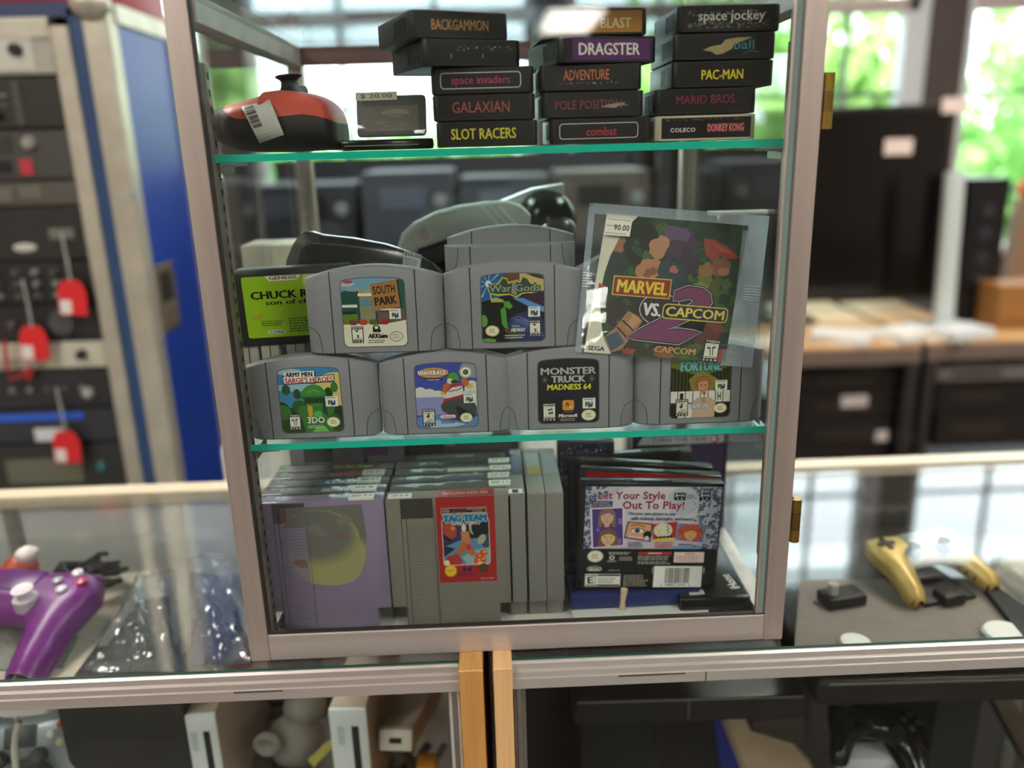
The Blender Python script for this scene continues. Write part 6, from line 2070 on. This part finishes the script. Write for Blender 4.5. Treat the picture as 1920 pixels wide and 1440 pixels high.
for k, (col, sty, lb) in enumerate(styles):
    z1 = at(60, ys[k]+2, y=RY).z; z0 = at(60, ys[k+1]-2, y=RY).z
    h = z1-z0
    u = thing('rack_unit', lb, 'rack unit', (-1.0, RY, z0), group='devices in the blue rack')
    x0, x1 = -.233, .233
    mb = M(); mb.box(x0, x1, .004, .26, 0, h, P('#1d1d1d', .6)); mb.build('chassis', u)
    mb = M(); mb.box(x0, x1, -.002, .004, .001, h-.001, P(col, .45, noise=.04), .0008); fp = mb.build('face_plate', u)
    lt = P('#c9c7bd', .4); dk = P('#111111', .5)

    def knob(x, z, rr, mat, n=14):
        m_ = M(); m_.lathe([(.0001, 0), (rr, 0), (rr*.85, .012), (.0001, .0125)], mat, n, Matrix.Translation((x, -.002, z)) @ Matrix.Rotation(PI/2, 4, 'X')); m_.build('knob', u, smooth=40)
    def bx(nm, a, b, c, d, mat, t_=.003):
        m_ = M(); m_.box(a, b, -.002-t_, -.0015, c, d, mat, .0006); m_.build(nm, u)
    if sty == 'white':
        bx('panel', .06, .20, h*.1, h*.9, P('#d8d6cc', .4)); knob(.172, h*.62, .012, dk); bx('badge', -.1, .06, h*.55, h*.95, P('#8f8c84', .5)); bx('panel', -.2, .05, h*.02, h*.4, P('#4a4640', .5))
    elif sty == 'deck':
        bx('door', -.2, .12, h*.2, h*.92, dk); bx('slot', .15, .165, h*.05, h*.95, P('#4f4d48', .4)); bx('strip', -.1, .14, h*.62, h*.68, P('#8f8c6a', .4)); bx('strip', -.1, .14, h*.44, h*.49, P('#6a675a', .4))
        for q in range(5):
            knob(.04+q*.02, h*.25, .006, P('#1a1a1a', .4))
    elif sty == 'vhs':
        bx('door', -.2, .13, h*.55, h*.9, P('#3a3836', .4)); knob(.165, h*.75, .012, P('#a09c94', .4)); bx('light', .14, .162, h*.1, h*.42, P('#c8384a', .4)); bx('button', .09, .125, h*.15, h*.4, dk)
    elif sty == 'patch':
        for q in range(7):
            bx('patch', -.2+q*.055, -.165+q*.055+r.uniform(0, .01), h*r.uniform(.1, .4), h*r.uniform(.6, .92), P(r.choice(['#8f8b80', '#6f6b62', '#a8a498']), .5))
    elif sty == 'amp':
        m_ = M(); m_.ell((.12, -.002, h*.25), (.022, .002, .008), lt, 18, 8); m_.build('badge', u, smooth=60)
        for q in range(6):
            knob(-.16+q*.04, h*.7, .008, P('#3a3936', .4))
        bx('plate', .17, .215, h*.4, h*.6, P('#77756e', .4))
    elif sty == 'knobs':
        for q in range(9):
            for w in range(3):
                knob(-.12+q*.036, h*(.22+.28*w), .006, P(r.choice(['#5a5a58', '#3a3a3a', '#8a8a86']), .4))
        bx('plate', -.2, -.15, h*.3, h*.7, P('#b9b6aa', .4))
    elif sty == 'dial':
        knob(.165, h*.5, .026, P('#4a4c50', .35), 24)
        for q in range(4):
            knob(-.05+q*.04, h*.5, .007, P('#6a5a60', .4))
        bx('display', -.2, -.08, h*.3, h*.7, P('#1a2a3a', .3))
    elif sty == 'plate':
        knob(.19, h*.5, .010, dk, 20); bx('plate', .02, .12, h*.1, h*.45, P('#a8a496', .4))
    elif sty == 'leds':
        for q in range(12):
            bx('light', -.2+q*.034, -.192+q*.034, h*.45, h*.58, P(r.choice(['#4a9ad0', '#c0507a', '#8a8a88', '#5a5a5a']), .4))
        knob(.19, h*.4, .010, P('#b0aea8', .4))
    elif sty == 'bar':
        bx('blue_bar', -.2, .17, h*.70, h*.92, P('#2f5fd0', .35)); bx('label_plate', .07, .125, h*.05, h*.45, P('#d8d8dc', .5))
    elif sty == 'lcd':
        bx('display', .0, .15, h*.25, h*.72, P('#6a6a58', .4)); knob(.19, h*.55, .009, P('#4a7a84', .4)); knob(-.08, h*.5, .012, P('#5a5a5a', .4))
    else:
        for q in range(8):
            knob(-.1+q*.04, h*.5, .005, P(r.choice(['#7a3a2a', '#4a7aa0', '#6a7a6a', '#8a8a8a']), .4))
for k, (px, py, lb) in enumerate(((135, 558, 'red price tag hanging highest in front of the rack'), (63, 643, 'red price tag hanging nearest the photo edge in front of the rack'), (125, 838, 'red price tag hanging lowest in front of the rack'))):
    c = at(px, py, y=RY-.028)
    t = thing('price_tag', lb, 'price tag', c, (0, math.radians(4), 0), 'red price tags hanging on the rack')
    mb = M(); w, h = .026, .034
    mb.prism([(-w, -h), (w, -h), (w, h*.3), (w*.75, h*.8), (w*.3, h), (-w*.3, h), (-w*.75, h*.8), (-w, h*.3)], 0, .002, P('#e0242a', .5), bev=.0005); mb.build('card', t)
    mb = M(); mb.box(-w*.9, -w*.1, -.0006, 0, -h*.92, -h*.15, P('#e8dfdc', .5)); mb.build('sticker', t)
    mb = M(); mb.tube([(0, .001, h*.9), (-.004, .004, .07), (-.012, .010, .12)], .0022, P('#a8a8a6', .5), 6); mb.build('string', t, smooth=60)
mb = M(); mb.tube([at(*q, y=RY-.02) for q in ((8, 640), (14, 690), (20, 712), (44, 702), (58, 688))], .004, P('#b02a32', .5), 8); mb.tube([at(*q, y=RY-.02) for q in ((58, 688), (57, 705), (50, 712))], .004, P('#b02a32', .5), 8)
o = mb.build('patch_cable', smooth=60); tag(o, 'red patch cable plugged into the rack under a red tag', 'cable')

# ------------------------------------------------------------------ desks, television and tower on the hinge side
DZ = -.2
def desk(x0, x1, y0, y1, lb):
    t = thing('desk', lb, 'desk', ((x0+x1)/2, (y0+y1)/2, FLZ), group='wooden desks by the windows')
    w, d = (x1-x0)/2, (y1-y0)/2
    H = DZ-FLZ
    mb = M(); mb.box(-w, w, -d, d, H-.012, H, P('#d0a878', .45, noise=.08, scale=12, stretch=(.3, 3, 1)), .002); mb.build('desk_top', t)
    mb = M(); mb.box(-w, w, -d, -d+.02, H-.062, H-.0125, P('#77655c', .5)); mb.build('front_rail', t, label='dull brown front rail')
    for sx in (-1, 1):
        for sy in (-1, 1):
            mb = M(); mb.box(sx*(w-.02)-.018, sx*(w-.02)+.018, sy*(d-.02)-.018, sy*(d-.02)+.018, 0, H-.0125, P('#3a3433', .5, .3)); mb.build('leg', t)
    mb = M(); mb.box(-w+.04, w-.04, -d+.04, d-.02, .22, .235, P('#3a3433', .5)); mb.build('lower_shelf', t)
    return t


yd = at(1600, 650, z=DZ).y
xd = at(1718, 640, z=DZ).x
desk(.25, xd, yd, yd+.75, 'wooden desk nearest the cabinet carrying the big television')
yd2 = at(1800, 640, z=DZ).y
desk(xd+.03, 3.0, yd2, yd2+.7, 'wooden desk carrying the black tower, at the photo edge')
A, B = at(1540, 200, y=2.3), at(1792, 196, y=2.3)
tvr, tvt = B.x, A.z
t = thing('television', 'large black flat television on the desk, seen past the cabinet hinges', 'television', ((.30+tvr)/2, 2.3, DZ))
w = (tvr-.30)/2
mb = M(); mb.box(-w, w, 0, .05, .06, tvt-DZ, P('#17130f', .4), .006); mb.build('housing', t)
mb = M(); mb.box(-w+.02, w-.02, -.002, .001, .09, tvt-DZ-.02, P('#0f0c0a', .12, noise=.2, scale=3)); mb.build('screen', t)
mb = M(); mb.box(-.2, .2, -.10, .15, 0, .015, BLK, .004); mb.box(-.04, .04, .0, .045, .012, .08, BLK); mb.build('stand', t)
for px, py, pw in ((1685, 275, 52), (1792, 197, 50)):
    c = at(px, py, y=2.295)
    s = pw/1537*2.9/2
    mb = M(); mb.box(-s, s, -.004, 0, -s*.55, s*.55, P('#e3d0c6', .5)); o = mb.build('price_sticker', t); o.location = (c.x-(.30+tvr)/2, -.002, c.z-DZ)
A, B = at(1824, 335, y=2.15), at(1898, 335, y=2.15)
t = thing('computer_tower', 'black computer tower with round vents on the farther desk', 'computer', ((A.x+B.x)/2, 2.15, DZ))
w = (B.x-A.x)/2
mb = M(); mb.box(-w, w, 0, .42, 0, A.z-DZ, P('#121214', .35), .004); mb.build('case', t)
for fz in (.78, .62, .45, .3):
    mb = M(); mb.lathe([(.0001, 0), (w*.36, 0), (w*.36, .004), (.0001, .005)], P('#2f3136', .3), 16, Matrix.Translation((0, -.001, (A.z-DZ)*fz)) @ Matrix.Rotation(PI/2, 4, 'X')); mb.build('vent', t)
A, B = at(1796, 322, y=2.06), at(1775, 586, y=2.06)
t = thing('monitor_stand', 'white upright stand between the television and the black tower', 'stand', (B.x, 2.06, DZ))
mb = M(); mb.prism([(-.028, 0), (.028, 0), (.028+A.x-B.x, A.z-DZ), (-.028+A.x-B.x, A.z-DZ)], 0, .03, P('#cfdad8', .35, .2)); mb.build('column', t)
mb = M(); mb.box(-.10, .09, -.04, .09, 0, .012, P('#b9c4c4', .35, .2), .003); mb.build('base', t)
c = at(1895, 600, y=2.02)
t = thing('carton', 'orange-brown carton on the farther desk at the photo edge', 'box', (c.x+.05, 2.0, DZ))
mb = M(); mb.box(-.11, .3, 0, .13, 0, .155, P('#9a6a35', .6, noise=.06), .003); mb.build('body', t)
mb = M(); mb.box(-.1, .02, -.0006, 0, .02, .04, P('#7a5228', .6)); mb.build('tape', t)
c = at(1880, 380, y=2.6)
mb = M(); mb.ell((c.x+.12, 2.62, c.z+.05), (.05, .05, .05), P('#d86a30', .5), 16, 10); mb.box(c.x+.07, c.x+.17, 2.59, 2.65, DZ, c.z+.01, P('#8a6f5a', .6)); o = mb.build('desk_lamp', smooth=40); tag(o, 'orange-topped desk lamp behind the black tower', 'lamp')
r = random.Random(31)
for k, (px, py, lb) in enumerate(((1560, 618, 'stack of white paper on the desk under the television'), (1672, 612, 'white open booklet on the desk by the upright stand'), (1850, 640, 'loose white papers on the farther desk in front of the upright stand'))):
    c = at(px, py, z=DZ+.02)
    t = thing('paper_stack', lb, 'paper', (c.x-[0, 0, 0][k], yd+.09, DZ+.0005), (0, 0, r.uniform(-.5, .5)))
    mb = M()
    for q in range(5):
        a_ = r.uniform(-.15, .15)
        mb.box(-.09, .09, -.065, .065, q*.006, q*.006+.0055, P(r.choice(['#e9e8e4', '#dfe3e6', '#f0efe9']), .6), 0, 1, Matrix.Rotation(a_, 4, 'Z'))
    mb.build('sheets', t)
ds = [(1500, 1712, 702, 735, 'black receiver on top of the pile under the television desk'), (1500, 1712, 738, 785, 'black receiver with a white price label, second under the television desk'), (1500, 1705, 790, 840, 'black receiver with a small round label, third under the television desk'), (1500, 1710, 844, 900, 'black receiver at the bottom of the pile under the television desk'),
      (1758, 1940, 690, 712, 'grey flat player on the shelf under the farther desk'), (1758, 1940, 718, 770, 'black receiver with a row of vents under the farther desk'), (1758, 1940, 775, 835, 'black receiver lowest under the farther desk')]
for k, (a_, b_, p0, p1, lb) in enumerate(ds):
    yy = (yd if k < 4 else yd2)+.06
    A, B = at(a_, p0, y=yy), at(b_, p1, y=yy)
    t = thing('receiver', lb, 'receiver', ((A.x+B.x)/2, yy, B.z), group='receivers under the desks')
    w = (B.x-A.x)/2; h = A.z-B.z
    if k in (1, 2, 3, 5, 6):
        h = min(h, zprev-.001-B.z)
    zprev = B.z
    mb = M(); mb.box(-w, w, 0, .3, .006, h, P('#221e1b' if k != 4 else '#8d8886', .45, noise=.1), .003); mb.build('chassis', t)
    for sx in (-1, 1):
        mb = M(); mb.box(sx*w*.8-.012, sx*w*.8+.012, .02, .05, 0, .006, BLK); mb.build('foot', t)
    mb = M(); mb.box(-w*.7, w*.3, -.002, 0, h*.4, h*.7, P('#3a302a', .3)); mb.build('display', t)
    if k in (1, 2):
        c = at(1602 if k == 1 else 1654, 752 if k == 1 else 817, y=yy-.002)
        s = (.045, .020) if k == 1 else (.022, .018)
        mb = M(); mb.box(-s[0], s[0], -.003, 0, -s[1], s[1], P('#e3d6d2', .5), .001); o = mb.build('price_label', t); o.location = (c.x-(A.x+B.x)/2, -.001, c.z-B.z)

# dark shelving with gear straight behind the cabinet
SX0, SX1, SY = -.60, .42, 1.38
t = thing('shelving_unit', 'dark metal shelving of electronics straight behind the cabinet', 'shelving', ((SX0+SX1)/2, SY, FLZ))
w = (SX1-SX0)/2
lev = [.20, .55, .88, 1.17]
mb = M()
for z in lev:
    mb.box(-w, w, 0, .4, z-.015, z, P('#2b2d33', .5, .3))
mb.build('boards', t)
for sx in (-1, 1):
    for sy in (0, 1):
        mb = M(); mb.box(sx*w-.015, sx*w+.015, sy*.37, sy*.37+.03, 0, 1.38, P('#2b2d33', .5, .3)); mb.build('post', t)
mb = M(); mb.box(-w, w, .40, .41, .0, 1.38, P('#2a2f3a', .7)); mb.build('back_panel', t)
cols = ['#2c3442', '#3a3f4e', '#232a33', '#46424a', '#2a2a30', '#3b4a5a', '#4a3a36', '#33384a', '#262c34', '#3f4450', '#2e3440', '#55504e']
nm = ['blue-black', 'slate', 'near-black', 'plum-grey', 'charcoal', 'steel-blue', 'brown-black', 'indigo-grey', 'dark teal', 'ash-grey', 'ink-blue', 'taupe']
k = 0
for li in range(1, 4):
    for ci in range(4):
        wd = (w*2-.04)/4-.02
        hgt = [.26, .24, .19][li-1]*r.uniform(.75, 1)
        b = thing('receiver', '%s device on the %s board of the dark shelving, %s from the rack side' % (nm[k], ['second', 'third', 'top'][li-1], ['first', 'second', 'third', 'fourth'][ci]), 'receiver',
                  (SX0+.03+wd/2+ci*(wd+.02), SY+.03, FLZ+lev[li]+.0005), group='devices on the dark shelving')
        mb = M(); mb.box(-wd/2, wd/2, 0, .3, 0, hgt, P(cols[k], .5, noise=.2, scale=20), .004); mb.build('chassis', b)
        mb = M(); mb.box(-wd*.3, wd*.2, -.003, 0, hgt*.5, hgt*.8, P(r.choice(['#5a6478', '#15171b', '#6a5a50']), .3)); mb.build('display', b)
        mb = M(); mb.lathe([(.0001, 0), (.016, 0), (.014, .012), (.0001, .013)], P('#8a8f98', .4), 14, Matrix.Translation((wd*.36, 0, hgt*.6)) @ Matrix.Rotation(PI/2, 4, 'X')); mb.build('knob', b)
        k += 1
# pale cartons and a printer glimpsed low through the cabinet
c = at(1075, 845, y=.95)
t = thing('printer', 'white printer behind the counter, glimpsed between cartridges and black cases', 'printer', (c.x, .95, FLZ))
mb = M(); mb.box(-.10, .11, 0, .3, 0, at(1075, 800, y=.95).z-FLZ, P('#e3e0da', .5), .01); mb.build('housing', t, smooth=30)
mb = M(); mb.box(-.08, .09, -.03, .002, .44, .46, P('#cfccc6', .5), .003); mb.build('paper_tray', t)
c = at(505, 850, y=.62)
t = thing('carton', 'white carton behind the counter, glimpsed beside the door frame', 'box', (c.x+.02, .62, FLZ))
mb = M(); mb.box(-.10, .13, 0, .2, 0, at(505, 838, y=.62).z-FLZ, P('#e6e3dc', .6), .004); mb.build('body', t, smooth=30)
mb = M(); mb.box(-.02, .03, -.0006, 0, .1, .6, P('#d0c8b8', .5)); mb.build('tape', t)
